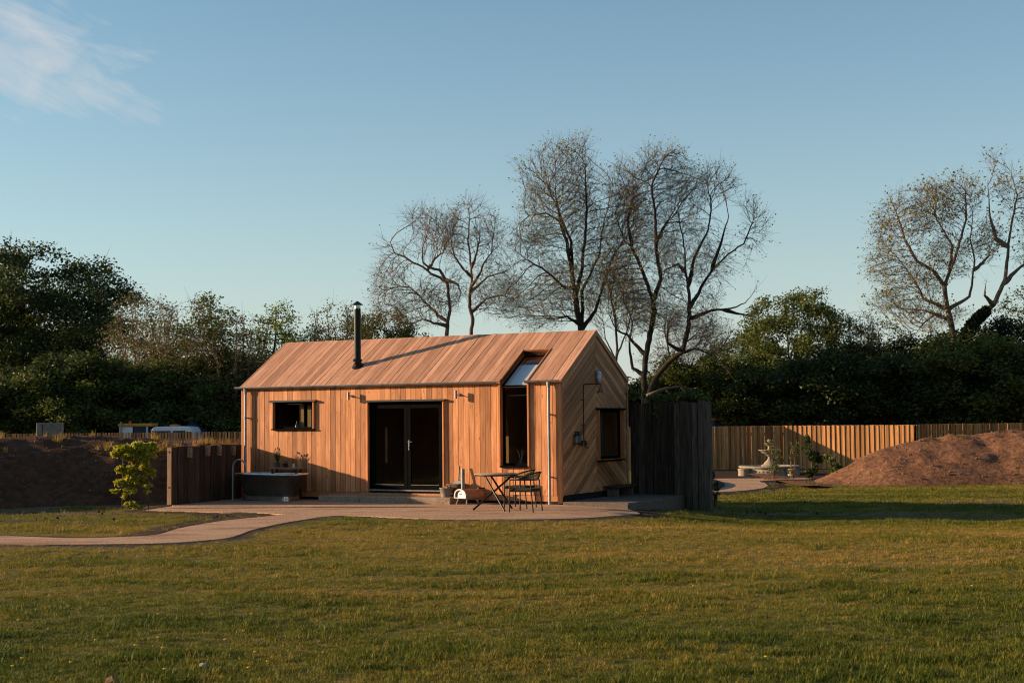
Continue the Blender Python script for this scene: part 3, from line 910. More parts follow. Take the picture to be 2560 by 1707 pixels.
# roof
SL = math.hypot(WID / 2, RIDGE - EAVE); rc, rs = (WID / 2) / SL, (RIDGE - EAVE) / SL
RO = Vector((0, -0.03, EAVE - 0.03 * rs / rc)); RV = Vector((0, rc, rs)); RN = Vector((0, -rs, rc))
S0, S1, SV = 7.44, 8.135, 1.40
VT = SL + 0.035 / rc
roof_reg = [rect(-0.04, S0, -0.02, VT), rect(S0, S1, SV, VT), rect(S1, LEN + 0.03, -0.02, VT)]
clad(cabin, 'roof_board', RO - RN * 0.026, (1, 0, 0), RV, (0, 1), 0.151, roof_reg, 0.024, MAT['larch_roof'], gap=0.010, jit=0.004)
core_r = [rect(-0.02, S0, 0.02, VT), rect(S0, S1, SV, VT), rect(S1, LEN + 0.01, 0.02, VT)]
slab_mesh(RO - RN * 0.028, (1, 0, 0), RV, RN, core_r, 0.10).build('roof_core', MAT['core'], cabin)
bs = math.hypot(1.93, RIDGE - 2.885)
BV = Vector((0, -1.93 / bs, (RIDGE - 2.885) / bs)); BN = Vector((0, (RIDGE - 2.885) / bs, 1.93 / bs))
slab_mesh((0, 1.9 + 1.93, 2.885), (-1, 0, 0), BV, BN, [rect(-(LEN + 0.03), 0.04, 0, bs - 0.005)], 0.10).build('rear_roof', MAT['larch_roof'], cabin)
MB().box(-0.03, S0 - 0.04, 0.02, 0.05, EAVE - 0.12, EAVE - 0.035).build('eaves_board', MAT['core'], cabin)
MB().box(S1 + 0.035, LEN + 0.005, 0.02, 0.05, EAVE - 0.12, EAVE - 0.035).build('eaves_board', MAT['core'], cabin)

# roof slot over the tall window
RL = MB()


def in_roof(u, v, d): return RO + Vector((1, 0, 0)) * u + RV * v + RN * d


def slope_board(u0, u1, v0, v1, d0, d1):
    P = [in_roof(u, v, d) for d in (d0, d1) for (u, v) in ((u0, v0), (u1, v0), (u1, v1), (u0, v1))]
    return MB().add(P, [(0, 3, 2, 1), (4, 5, 6, 7), (0, 1, 5, 4), (1, 2, 6, 5), (2, 3, 7, 6), (3, 0, 4, 7)])


slope_board(LEN + 0.012, LEN + 0.031, -0.015, VT - 0.01, -0.125, -0.029).build('barge_board', MAT['larch_trim'], cabin)
slope_board(S0 - 0.036, S0, -0.035, SV + 0.035, -0.34, 0.012).build('roof_slot_lining', MAT['larch_trim'], cabin)
slope_board(S1, S1 + 0.03, -0.035, SV + 0.035, -0.34, 0.014).build('roof_slot_lining', MAT['larch_trim'], cabin)
slope_board(S0, S1, SV, SV + 0.032, -0.34, 0.006).build('roof_slot_lining', MAT['larch_trim'], cabin)
sky_win = slope_board(S0, S0 + 0.03, 0.03, SV, -0.165, -0.132)
for a in ((S1 - 0.03, S1, 0.03, SV), (S0 + 0.03, S1 - 0.03, SV - 0.035, SV), (S0 + 0.03, S1 - 0.03, 0.0, 0.02)):
    b_ = slope_board(*a, -0.165, -0.132); sky_win.add(b_.v, b_.f)
rw = sky_win.build('roof_window', MAT['frame'], cabin)
MAT['blind'] = surf('blind', (0.74, 0.74, 0.74), (0.80, 0.80, 0.80), 6, 0.8, bump_s=0)
MAT['roof_glass'] = glass_mat('roof_glass', (0.95, 0.96, 0.96), 1.6, 0.03)
slope_board(S0 + 0.03, S1 - 0.03, 0.02, SV - 0.035, -0.153, -0.146).build('pane', MAT['roof_glass'], rw)
slope_board(S0 + 0.02, S1 - 0.02, 0.02, SV * 0.72, -0.186, -0.176).build('blind', MAT['blind'], rw)
# windows
def window(name, x0, x1, z0, z1, y0, bars=(), cap=True, sash=0.055, plane=None, trim=0.032, proud=0.055, top_trim=False, cap_over=0.07):
    f = MB()
    f.box(x0, x0 + sash, y0, y0 + 0.06, z0, z1).box(x1 - sash, x1, y0, y0 + 0.06, z0, z1)
    f.box(x0 + sash, x1 - sash, y0, y0 + 0.06, z0, z0 + sash * 1.25).box(x0 + sash, x1 - sash, y0, y0 + 0.06, z1 - sash, z1)
    for b in bars: f.box(b - sash / 2, b + sash / 2, y0 + 0.004, y0 + 0.056, z0 + sash * 1.25, z1 - sash)
    return f


w = window('window', WIN[0] + 0.032, WIN[1] - 0.032, WIN[2] - 0.02, WIN[3], 0.05).build('window', MAT['frame'], cabin)
MB().box(WIN[0] + 0.07, WIN[1] - 0.07, 0.078, 0.084, WIN[2] + 0.06, WIN[3] - 0.05).build('pane', MAT['glass'], w)
MB().box(1.40, 1.85, 0.040, 0.05, WIN[3] - 0.060, WIN[3] - 0.046).build('trickle_vent', MAT['zinc'], w, bevel=0.003)
for xa in (WIN[0], WIN[1] - 0.032):
    MB().box(xa, xa + 0.032, -0.055, 0.12, WIN[2] + 0.005, WIN[3]).build('window_lining', MAT['larch_trim'], cabin)
MB().box(WIN[0] - 0.075, WIN[1] + 0.075, -0.085, 0.03, WIN[3], WIN[3] + 0.045).build('window_cap', MAT['flashing'], cabin, bevel=0.004)
MB().box(WIN[0] - 0.01, WIN[1] + 0.01, -0.07, 0.05, WIN[2] - 0.03, WIN[2] + 0.004).build('window_sill', MAT['frame'], cabin, bevel=0.004)

# double doors
df = MB()
df.box(DOOR[0], DOOR[0] + 0.055, 0.05, 0.12, DOOR[2], DOOR[3]).box(DOOR[1] - 0.055, DOOR[1], 0.05, 0.12, DOOR[2], DOOR[3]).box(DOOR[0] + 0.055, DOOR[1] - 0.055, 0.05, 0.12, DOOR[3] - 0.055, DOOR[3])
dfo = df.build('door_frame', MAT['frame'], cabin)
MB().box(DOOR[0], DOOR[1], -0.03, 0.12, DOOR[2] - 0.035, DOOR[2]).build('threshold', MAT['zinc'], dfo, bevel=0.004)
mid = 4.895
for i, (x0, x1) in enumerate(((DOOR[0] + 0.055, mid), (mid, DOOR[1] - 0.055))):
    s = 0.095
    f = MB().box(x0 + 0.002, x0 + s, 0.044, 0.104, DOOR[2] + 0.005, DOOR[3] - 0.055).box(x1 - s, x1 - 0.002, 0.044, 0.104, DOOR[2] + 0.005, DOOR[3] - 0.055)
    f.box(x0 + s, x1 - s, 0.044, 0.104, DOOR[2] + 0.005, DOOR[2] + 0.115).box(x0 + s, x1 - s, 0.044, 0.104, DOOR[3] - 0.16, DOOR[3] - 0.055)
    d_ = f.build('door', MAT['frame'], cabin, bevel=0.004)
    MB().box(x0 + s, x1 - s, 0.070, 0.078, DOOR[2] + 0.115, DOOR[3] - 0.16).build('pane', MAT['glass'], d_)
    if i == 1:
        h = MB().box(x0 + 0.03, x0 + 0.06, 0.032, 0.0435, 1.22, 1.45)
        h.tube([(x0 + 0.045, 0.034, 1.41), (x0 + 0.045, -0.01, 1.41), (x0 + 0.16, -0.012, 1.41)], 0.010, 8)
        h.build('handle', MAT['zinc'], d_)
        MB().box(x0 + 0.036, x0 + 0.054, 0.022, 0.034, 1.26, 1.30).build('lock', MAT['brushed'], d_, bevel=0.004)
    MB().box(x0 + s, x1 - s, 0.040, 0.0445, DOOR[2] + 0.108, DOOR[2] + 0.118).build('glazing_bead', MAT['zinc'], d_)
for xa in (DOOR[0] - 0.032, DOOR[1]):
    MB().box(xa, xa + 0.032, -0.05, 0.12, ZB + 0.03, DOOR[3]).build('door_lining', MAT['larch_trim'], cabin)
MB().box(DOOR[0] - 0.10, DOOR[1] + 0.085, -0.085, 0.03, DOOR[3], DOOR[3] + 0.045).build('door_cap', MAT['flashing'], cabin, bevel=0.004)

# tall corner window that runs up into the roof slot
tw = window('tall_window', TALL[0] + 0.03, TALL[1] - 0.035, TALL[2] + 0.01, 2.69, 0.085, sash=0.045).build('tall_window', MAT['frame'], cabin)
MB().box(TALL[0] + 0.07, TALL[1] - 0.075, 0.112, 0.118, TALL[2] + 0.06, 2.615).build('pane', MAT['glass'], tw)
MB().box(TALL[0] + 0.075, TALL[1] - 0.08, 0.3, 0.312, 2.46, 2.475).build('curtain_rail', MAT['cream'], tw)
MB().box(TALL[0] - 0.015, TALL[0] + 0.03, -0.05, 0.20, TALL[2] - 0.03, 2.835).build('window_lining', MAT['larch_trim'], cabin)
MB().box(TALL[1] - 0.035, TALL[1] + 0.004, -0.05, 0.20, TALL[2] - 0.03, 2.80).build('window_lining', MAT['larch_trim'], cabin)
MB().box(TALL[0] + 0.03, TALL[1] - 0.035, -0.07, 0.13, TALL[2] - 0.035, TALL[2] + 0.008).build('window_sill', MAT['frame'], cabin, bevel=0.004)

# gable window
f = MB(); X0 = LEN - 0.09; sash = 0.05
y0, y1, z0, z1 = GW[0] + 0.03, GW[1] - 0.03, GW[2], GW[3]
f.box(X0, X0 + 0.05, y0, y0 + sash, z0, z1).box(X0, X0 + 0.05, y1 - sash, y1, z0, z1).box(X0, X0 + 0.05, y0 + sash, y1 - sash, z0, z0 + sash * 1.3).box(X0, X0 + 0.05, y0 + sash, y1 - sash, z1 - sash, z1)
gw = f.build('window', MAT['frame'], cabin)
MB().box(X0 + 0.02, X0 + 0.026, y0 + sash, y1 - sash, z0 + 0.065, z1 - sash).build('pane', MAT['glass'], gw)
for ya in (GW[0], GW[1] - 0.03):
    MB().box(LEN - 0.12, LEN + 0.06, ya, ya + 0.03, GW[2] - 0.02, GW[3]).build('window_lining', MAT['larch_trim'], cabin)
MB().box(LEN - 0.03, LEN + 0.09, GW[0] - 0.07, GW[1] + 0.07, GW[3], GW[3] + 0.05).build('window_cap', MAT['frame'], cabin, bevel=0.004)
MB().box(LEN - 0.05, LEN + 0.08, GW[0] - 0.02, GW[1] + 0.02, GW[2] - 0.05, GW[2] - 0.02).build('window_sill', MAT['frame'], cabin, bevel=0.004)

# corner posts, skirting, barge edges
MB().box(LEN - 0.105, LEN + 0.006, -0.006, 0.02, 0.03, 2.79).build('corner_post', MAT['larch_trim'], cabin, bevel=0.003)
MB().box(LEN - 0.02, LEN + 0.012, 0.021, 0.06, ZB - 0.03, 2.79).build('corner_post', MAT['larch_trim'], cabin, bevel=0.003)
MB().box(-0.006, 0.018, -0.004, 0.05, ZB, 2.79).build('corner_post', MAT['larch_trim'], cabin)
MB().box(0.05, LEN - 0.11, 0.012, 0.024, 0.075, ZB - 0.008).build('skirting_board', MAT['larch_trim'], cabin)
MB().box(LEN - 0.02, LEN + 0.012, WID - 0.09, WID + 0.01, ZB - 0.02, 2.86).build('corner_post', MAT['larch_trim'], cabin)
MB().box(-0.02, LEN + 0.01, 0.10, WID, 0.0, 0.055).build('footing', MAT['core'], cabin)

# gutters and downpipes
def gutter(x0, x1):
    r = 0.060; prof = []
    for k in range(9):
        a = PI + PI * k / 8; prof.append((math.cos(a) * r, math.sin(a) * r))
    prof += [(math.cos(2 * PI - PI * k / 8) * (r - 0.005), math.sin(2 * PI - PI * k / 8) * (r - 0.005)) for k in range(9)]
    yc, zc = -0.084, EAVE - 0.030
    ring = lambda x: [(x, yc + a, zc + b) for a, b in prof]
    o = MB().loft([ring(x0), ring(x1)]).build('gutter', MAT['zinc'], cabin)
    MB().tube([(x0, yc - r - 0.003, zc), (x1, yc - r - 0.003, zc)], 0.007, 6).build('gutter_bead', MAT['zinc'], o)
    x = x0 + 0.35
    while x < x1:
        MB().add([(x + dx, yc + a * 1.06, zc + b * 1.06) for dx in (-0.012, 0.012) for a, b in [(math.cos(PI + PI * k / 8) * (r + 0.004), math.sin(PI + PI * k / 8) * (r + 0.004)) for k in range(9)]],
                 [(k, k + 1, 10 + k, 9 + k) for k in range(8)]).build('gutter_bracket', MAT['zinc'], o)
        x += 0.68
    return o


gutter(-0.12, S0 - 0.045)
gutter(S1 - 0.03, LEN + 0.02)


def downpipe(x, z0):
    r = 0.034
    o = MB().tube([(x, -0.085, z0), (x, -0.085, 1.2), (x, -0.085, 2.66)], r, 14).build('downpipe', MAT['pipe_grey'], cabin, 'auto')
    MB().lathe([(r + 0.002, 2.62), (0.045, 2.68), (0.05, 2.75)], 14, (x, -0.085, 0)).build('outlet', MAT['pipe_grey'], o, 'auto')
    for z in (0.62, 2.02):
        MB().lathe([(r + 0.001, z - 0.035), (r + 0.006, z - 0.03), (r + 0.006, z + 0.03), (r + 0.001, z + 0.035)], 14, (x, -0.085, 0), False).build('pipe_joint', MAT['pipe_grey'], o, 'auto')
        MB().box(x - 0.01, x + 0.01, -0.05, 0.0, z - 0.012, z + 0.012).box(x + 0.03, x + 0.085, -0.03, -0.016, z - 0.01, z + 0.01).build('pipe_bracket', MAT['zinc'], o)


downpipe(0.19, 0.03)
downpipe(8.70, 0.02)

# flue
FX, FY = 3.05, 0.70
FZ = EAVE + (FY + 0.03) * rs / rc
fl = MB().lathe([(0.085, FZ - 0.05), (0.085, FZ + 1.42)], 24, (FX, FY, 0)).build('flue', MAT['flue'], cabin, 'auto')
MB().lathe([(0.078, FZ + 1.42), (0.078, FZ + 1.49)], 24, (FX, FY, 0)).build('flue_collar', MAT['steel'], fl, 'auto')
MB().lathe([(0.088, FZ + 0.02), (0.095, FZ + 0.03), (0.095, FZ + 0.10), (0.115, FZ + 0.12), (0.12, FZ + 0.15), (0.088, FZ + 0.18)], 24, (FX, FY, 0)).build('storm_collar', MAT['flue'], fl, 'auto')
MB().lathe([(0.03, FZ + 1.60), (0.14, FZ + 1.525), (0.142, FZ + 1.515), (0.05, FZ + 1.53)], 24, (FX, FY, 0)).lathe([(0.0, FZ + 1.615), (0.035, FZ + 1.60), (0.03, FZ + 1.59)], 24, (FX, FY, 0), False).build('flue_cap', MAT['flue'], fl, 'auto')
for k in range(4):
    a = PI / 4 + k * PI / 2
    MB().box(-0.006, 0.006, -0.002, 0.002, 1.40, 1.53, Matrix.Translation((FX + 0.075 * math.cos(a), FY + 0.075 * math.sin(a), FZ)) @ Matrix.Rotation(a + PI / 2, 4, 'Z')).build('cap_strut', MAT['steel'], fl)
ring = []
for sc_, dz in ((0.150, 0.004), (0.145, 0.016), (0.105, 0.035), (0.10, 0.06)):
    ring.append([RO + Vector((1, 0, 0)) * (FX + sc_ * math.cos(2 * PI * k / 24)) + RV * ((FY + 0.03) / rc + 0.02 + sc_ * 1.05 * math.sin(2 * PI * k / 24)) + RN * dz for k in range(24)])
MB().loft(ring).build('roof_flashing', MAT['flue'], fl, 'auto')

# what shows of the inside
MB().box(1.64, 1.77, 0.215, 0.24, 1.71, 2.34).build('inner_post', MAT['ply'], cabin)
MB().box(1.87, 1.98, 0.235, 0.26, 1.71, 2.34).build('inner_post', MAT['ply'], cabin)
MB().box(1.0, 2.3, 0.145, 0.9, 1.66, 1.70).build('worktop', MAT['ply'], cabin)
MB().box(2.4, 2.5, 0.2, WID - 0.15, 0.27, 2.9).build('partition', MAT['ply'], cabin)
MB().box(6.9, 7.0, 1.2, WID - 0.15, 0.27, 2.9).build('partition', MAT['ply'], cabin)
MB().box(4.08, 4.12, 0.35, 0.40, 0.9, 1.75).build('inner_post', MAT['ply'], cabin)
MB().box(7.42, 8.85, 0.20, 1.2, 0.27, 0.80).build('daybed', MAT['curtain'], cabin, bevel=0.05)
cv = []
for k in range(24):
    cv.append((2.05 + 0.03 * k, 0.02 * math.sin(k * 1.3)))
MB().add([(LEN - 0.2 + b, a, z) for z in (0.9, 2.1) for a, b in cv], [(k, k + 1, 25 + k, 24 + k) for k in range(23)]).build('curtain', MAT['curtain'], cabin)
tb = MB().lathe([(0.045, 0), (0.05, 0.02), (0.05, 0.13), (0.02, 0.17), (0.016, 0.22), (0.02, 0.23)], 12).build('bottle', MAT['bottle'], smooth_shade='auto')
tb.location = cab(1.60, 0.165, 1.702); tag(tb, 'grey bottle on the worktop behind the small cabin window', 'bottle')
vs = MB().lathe([(0.05, 0), (0.06, 0.05), (0.055, 0.16), (0.03, 0.2)], 14).build('vase', MAT['bottle'], smooth_shade='auto')
vs.location = cab(7.78, 0.32, 0.802); tag(vs, 'dark vase with dry stems inside the tall cabin window', 'vase')
st = MB()
for a in range(5):
    st.tube([(0, 0, 0.15), (0.05 * math.cos(a * 1.3), 0.05 * math.sin(a * 1.3), 0.3), (0.10 * math.cos(a * 1.3), 0.10 * math.sin(a * 1.3), 0.42)], 0.004, 5)
st.build('dry_stem', MAT['cream'], vs)
cu = MB().box(-0.14, 0.14, -0.07, 0.07, 0, 0.30).build('cushion', MAT['copper_pipe'], bevel=0.05, seg=3); cu.location = cab(8.05, 0.45, 0.802)
tag(cu, 'dark red cushion leaning inside the tall cabin window', 'cushion')

# concrete step and side slab
stp = thing('door_step', 'rough concrete step along the front of the black double doors', 'step', C0, -TH)
for x0, x1 in ((2.86, 4.02), (4.03, 5.42), (5.43, 6.50)):
    MB().box(x0, x1, -0.72, -0.03, -0.05, 0.155).build('slab', MAT['concrete'], stp, bevel=0.015)
sd = thing('shower_slab', 'raised concrete slab under the outdoor shower beside the gable', 'slab', C0, -TH)
MB().box(9.0, 10.58, -0.03, 3.55, -0.4, 0.075).build('slab', MAT['dark_concrete'], sd, bevel=0.02)

# wall lights
def up_down_light(x, z, label):
    t = thing('wall_light', label, 'wall light', cab(x, 0, z), -TH, 'silver tube lights on the cabin front')
    MB().lathe([(0.0, -0.095), (0.031, -0.095), (0.031, 0.095), (0.0, 0.095)], 16, (0, -0.13, 0), False).build('tube', MAT['brushed'], t, 'auto')
    MB().tube([(0, -0.10, 0), (0, -0.045, 0)], 0.012, 8).build('arm', MAT['brushed'], t)
    MB().tube([(0, -0.045, 0), (0, -0.015, 0), (0, 0.0, 0)], [0.02, 0.036, 0.036], 14).build('mount', MAT['steel'], t, 'auto')
    return t


up_down_light(3.34, 2.52, 'silver tube wall light between the small window and the double doors')
up_down_light(6.33, 2.505, 'silver tube wall light between the double doors and the tall window')

bl = thing('bulkhead_light', 'oval bulkhead light with wire cage high on the gable', 'wall light', cab(LEN, 1.96, 2.91), -TH)
def oval(ry, rz, x): return [(x, ry * math.cos(2 * PI * k / 28) * (abs(math.cos(2 * PI * k / 28)) ** -0.25 if abs(math.cos(2 * PI * k / 28)) > 0.05 else 1), rz * math.sin(2 * PI * k / 28)) for k in range(28)]
MB().loft([oval(0.10, 0.155, -0.01), oval(0.10, 0.155, 0.03), oval(0.085, 0.14, 0.035)]).build('base', MAT['zinc'], bl, 'auto')
MB().loft([oval(0.082, 0.137, 0.034), oval(0.08, 0.133, 0.07), oval(0.062, 0.11, 0.10), oval(0.03, 0.06, 0.112)]).build('lens', MAT['lamp_glass'], bl, True)
for z in (-0.06, 0.06):
    MB().tube([(0.03, -0.09, z), (0.085, -0.075, z), (0.118, 0, z), (0.085, 0.075, z), (0.03, 0.09, z)], 0.006, 6).build('cage_bar', MAT['zinc'], bl)
MB().tube([(0.03, 0, -0.15), (0.085, 0, -0.13), (0.122, 0, 0), (0.085, 0, 0.13), (0.03, 0, 0.15)], 0.006, 6).build('cage_bar', MAT['zinc'], bl)

# outdoor shower: riser on the gable, arm standing out, copper rose
sh = thing('outdoor_shower', 'copper pipe outdoor shower with bell shaped rose on the gable wall', 'shower', cab(LEN, 1.06, 1.40), -TH)
MB().tube([(0.06, 0, 0.0), (0.06, 0, 0.7), (0.06, 0, 1.28), (0.075, 0, 1.305), (0.10, 0, 1.31), (0.46, 0, 1.31), (0.50, 0, 1.30), (0.51, 0, 1.26)], 0.013, 10).build('riser_pipe', MAT['copper_pipe'], sh, 'auto')
MB().lathe([(0.012, 1.27), (0.03, 1.255), (0.035, 1.22), (0.10, 1.12), (0.105, 1.105), (0.0, 1.11)], 20, (0.51, 0, 0)).build('rose', MAT['copper'], sh, 'auto')
for z in (0.38, 0.95): MB().tube([(0, 0, z), (0.06, 0, z)], 0.009, 8).tube([(0.06, -0.02, z), (0.06, 0.02, z)], 0.018, 8).build('pipe_clip', MAT['copper_pipe'], sh)
vb = MB().tube([(0.06, -0.16, 0), (0.06, 0.10, 0)], 0.022, 10).tube([(0.06, -0.10, 0), (0.06, -0.10, -0.12)], 0.013, 8).tube([(0.06, 0.06, 0), (0.06, 0.06, -0.12), (0.13, 0.06, -0.16)], 0.014, 8)
v_o = vb.build('valve', MAT['copper_pipe'], sh, 'auto')
for y in (-0.16, 0.12):
    MB().tube([(0.06, y - 0.05, -0.06), (0.06, y + 0.05, -0.06)], 0.009, 6).tube([(0.06, y, -0.11), (0.06, y, -0.01)], 0.009, 6).tube([(0.0, y, -0.06), (0.08, y, -0.06)], 0.014, 8).build('tap_handle', MAT['copper_pipe'], v_o)
MB().tube([(0.06, 0, 0.36), (0.06, 0.08, 0.365)], 0.008, 6).build('hook', MAT['copper_pipe'], sh)
sp = thing('soap_dispenser', 'grey wall rack holding three black topped soap bottles beside the shower', 'soap rack', cab(LEN, 0.72, 1.36), -TH)
MB().box(0, 0.10, -0.13, 0.13, 0, 0.17).build('rack', MAT['zinc'], sp, bevel=0.02)
for y in (-0.085, 0.0, 0.085):
    MB().lathe([(0.036, 0.1), (0.036, 0.20), (0.014, 0.225), (0.014, 0.25), (0.022, 0.252), (0.022, 0.27), (0.0, 0.272)], 12, (0.055, y, 0)).build('bottle', MAT['black_metal'], sp, 'auto')

# slab bench by the gable
bn = thing('stone_bench', 'low slab bench on the shower slab between gable and sleeper wall', 'bench', cab(9.14, 2.78, 0.075), -TH)
MB().box(-0.14, 0.24, -0.58, 0.58, 0.20, 0.25).build('seat', MAT['sleeper'], bn, bevel=0.01)
for y in (-0.48, 0.40): MB().box(-0.10, 0.18, y, y + 0.09, 0, 0.20).build('leg', MAT['dark_concrete'], bn, bevel=0.01)


# ------------------------------------------------------------------ sleeper walls
def sleepers(name, label, p0, p1, n, th, h, mat, hj, z0=-0.15, mats=None, seed=3, dz=0.0):
    r = random.Random(seed)
    d = (p1 - p0); ln = d.length; ang = math.atan2(d.y, d.x)
    t = thing(name, label, 'timber screen', p0, ang)
    w = ln / n
    ofs = 0
    for i in range(n):
        ww = w - 0.012
        hh = h + r.uniform(-hj, hj)
        jx = r.uniform(-0.012, 0.012)
        ofy = r.uniform(-0.018, 0.018)
        mb = MB()
        nseg = 6
        rings = []
        for k in range(nseg + 1):
            z = z0 + (hh - z0) * k / nseg
            e = [r.uniform(-0.005, 0.005) for _ in range(8)]
            c = 0.012
            x0, x1, y0, y1 = -ww / 2, ww / 2, -th / 2, th / 2
            rings.append([(x0 + c + e[0], y0 + e[1], z), (x1 - c + e[2], y0 + e[1], z), (x1 + e[3], y0 + c, z), (x1 + e[3], y1 - c, z), (x1 - c, y1 + e[4], z), (x0 + c, y1 + e[4], z), (x0 + e[5], y1 - c, z), (x0 + e[5], y0 + c, z)])
        mb.loft(rings)
        mt = mats[i % len(mats)] if mats else mat
        mb.build('sleeper', mt, t, loc=(w * (i + 0.5) + jx, ofy, 0))
    return t


scr = sleepers('sleeper_screen', 'low screen of old brown railway sleepers beside the metal bath', cab(0.36, -3.10, 0), cab(0.02, -0.10, 0), 13, 0.12, 1.36, MAT['sleeper'], 0.018)
SA = math.hypot(0.34, 3.0)
for sx in (0.66, 1.42, 1.92, 2.55):
    MB().box(-0.05, 0.05, -0.16, -0.062, 1.10, 1.34).build('spacer_block', MAT['sleeper_cut'], scr, loc=(sx, 0, random.uniform(-0.01, 0.01)), bevel=0.006)
    MB().box(-0.03, 0.03, -0.166, -0.159, 1.155, 1.175).build('strap', MAT['black_metal'], scr, loc=(sx, 0, 0))
MB().box(-0.008, -0.002, -0.058, 0.058, 0.02, 1.34).build('end_board', MAT['sleeper_cut'], scr)
for z in (0.42, 1.24): MB().tube([(-0.016, 0.0, z), (-0.007, 0.0, z)], 0.018, 10).build('bolt', MAT['black_metal'], scr)

sleepers('sleeper_wall', 'tall dark sleeper wall standing behind the shower slab', cab(9.12, 3.62, 0), cab(10.32, 3.62, 0), 6, 0.14, 2.30, MAT['sleeper_grey'], 0.03, -0.4, seed=5)
sleepers('sleeper_wall', 'tall weathered grey sleeper wall at the outer end beside the lawn', cab(10.33, 3.50, 0), cab(11.30, 3.30, 0), 6, 0.15, 2.29, MAT['sleeper_pale'], 0.035, -0.5, seed=8)

# ------------------------------------------------------------------ bath, tap, shelf
def superring(a, b, z, n=48, p=2.8):
    o = []
    for k in range(n):
        t = 2 * PI * k / n; c, s = math.cos(t), math.sin(t)
        o.append((a * math.copysign(abs(c) ** (2 / p), c), b * math.copysign(abs(s) ** (2 / p), s), z))
    return o


bt = thing('metal_bath', 'dark freestanding metal bath with bright rim and plinth', 'bath', cab(1.46, -0.70, 0.012), -TH)
body = [superring(0.70, 0.285, 0.105, p=3.8), superring(0.715, 0.295, 0.16, p=3.8), superring(0.76, 0.315, 0.32, p=3.8), superring(0.84, 0.35, 0.48, p=3.8), superring(0.92, 0.385, 0.58, p=3.8), superring(0.96, 0.405, 0.62, p=3.8)]
MB().loft(body, True, False).build('tub', MAT['tub'], bt, True)
inner = [superring(0.95, 0.395, 0.63, p=3.0), superring(0.86, 0.345, 0.56, p=3.0), superring(0.72, 0.28, 0.34, p=3.0), superring(0.62, 0.22, 0.20, p=3.0)]
MB().loft(inner, False, True).build('lining', MAT['tub_inside'], bt, True)
MB().tube([(x, y, 0.635) for x, y, _ in superring(0.975, 0.420, 0, 72, 3.6)], 0.030, 10, closed=True).build('rim', MAT['tin'], bt, True)
MB().loft([superring(0.70, 0.30, 0.0, p=8), superring(0.70, 0.30, 0.012, p=8), superring(0.685, 0.29, 0.10, p=8), superring(0.70, 0.30, 0.118, p=6), superring(0.69, 0.28, 0.125, p=5)]).build('plinth', MAT['tin'], bt, 'auto')

tp = thing('bath_spout', 'tall curved grey standpipe spout beside the metal bath', 'tap', cab(0.62, -1.12, 0.022), -TH)
arc = [(0, 0, 0), (0, 0, 0.3), (0, 0, 0.6), (0, 0, 0.78)] + [(0.20 - 0.20 * math.cos(a), 0, 0.80 + 0.185 * math.sin(a)) for a in np.linspace(0.1, PI * 0.96, 14)]
MB().tube(arc, 0.020, 12).build('spout', MAT['pipe_grey'], tp, 'auto')
MB().lathe([(0.055, 0), (0.055, 0.012), (0.022, 0.02)], 16).build('base_plate', MAT['pipe_grey'], tp, 'auto')

sf = thing('side_table', 'narrow wooden table against the cladding behind the metal bath', 'table', cab(1.55, -0.24, 0.022), -TH)
MB().box(-0.47, 0.47, -0.14, 0.14, 0.74, 0.775).build('table_top', MAT['sleeper_cut'], sf, bevel=0.006)
for x in (-0.36, 0.36):
    for y in (-0.10, 0.08): MB().box(x, x + 0.035, y, y + 0.035, 0, 0.74).build('leg', MAT['sleeper'], sf)

# ------------------------------------------------------------------ table, chairs, oven corner
tbl = thing('garden_table', 'round brown garden table on crossed black legs', 'table', cab(8.50, -2.22, 0.022), -TH)
MB().lathe([(0.0, 0.715), (0.445, 0.715), (0.455, 0.722), (0.455, 0.742), (0.0, 0.742)], 48, cap=False).build('edge_band', MAT['black_metal'], tbl, 'auto')
MB().lathe([(0.0, 0.7425), (0.462, 0.7425), (0.468, 0.747), (0.466, 0.756), (0.46, 0.76), (0.0, 0.76)], 48, cap=False).build('table_top', MAT['table_top'], tbl, 'auto')
for a in (3.55, 5.55, 1.35):
    p, q = Vector((0.50 * math.cos(a), 0.50 * math.sin(a), 0.0)), Vector((0.36 * math.cos(a + PI + 0.42), 0.36 * math.sin(a + PI + 0.42), 0.715))
    MB().tube([p, p.lerp(q, 0.5), q], 0.021, 10).build('leg', MAT['black_metal'], tbl, 'auto')


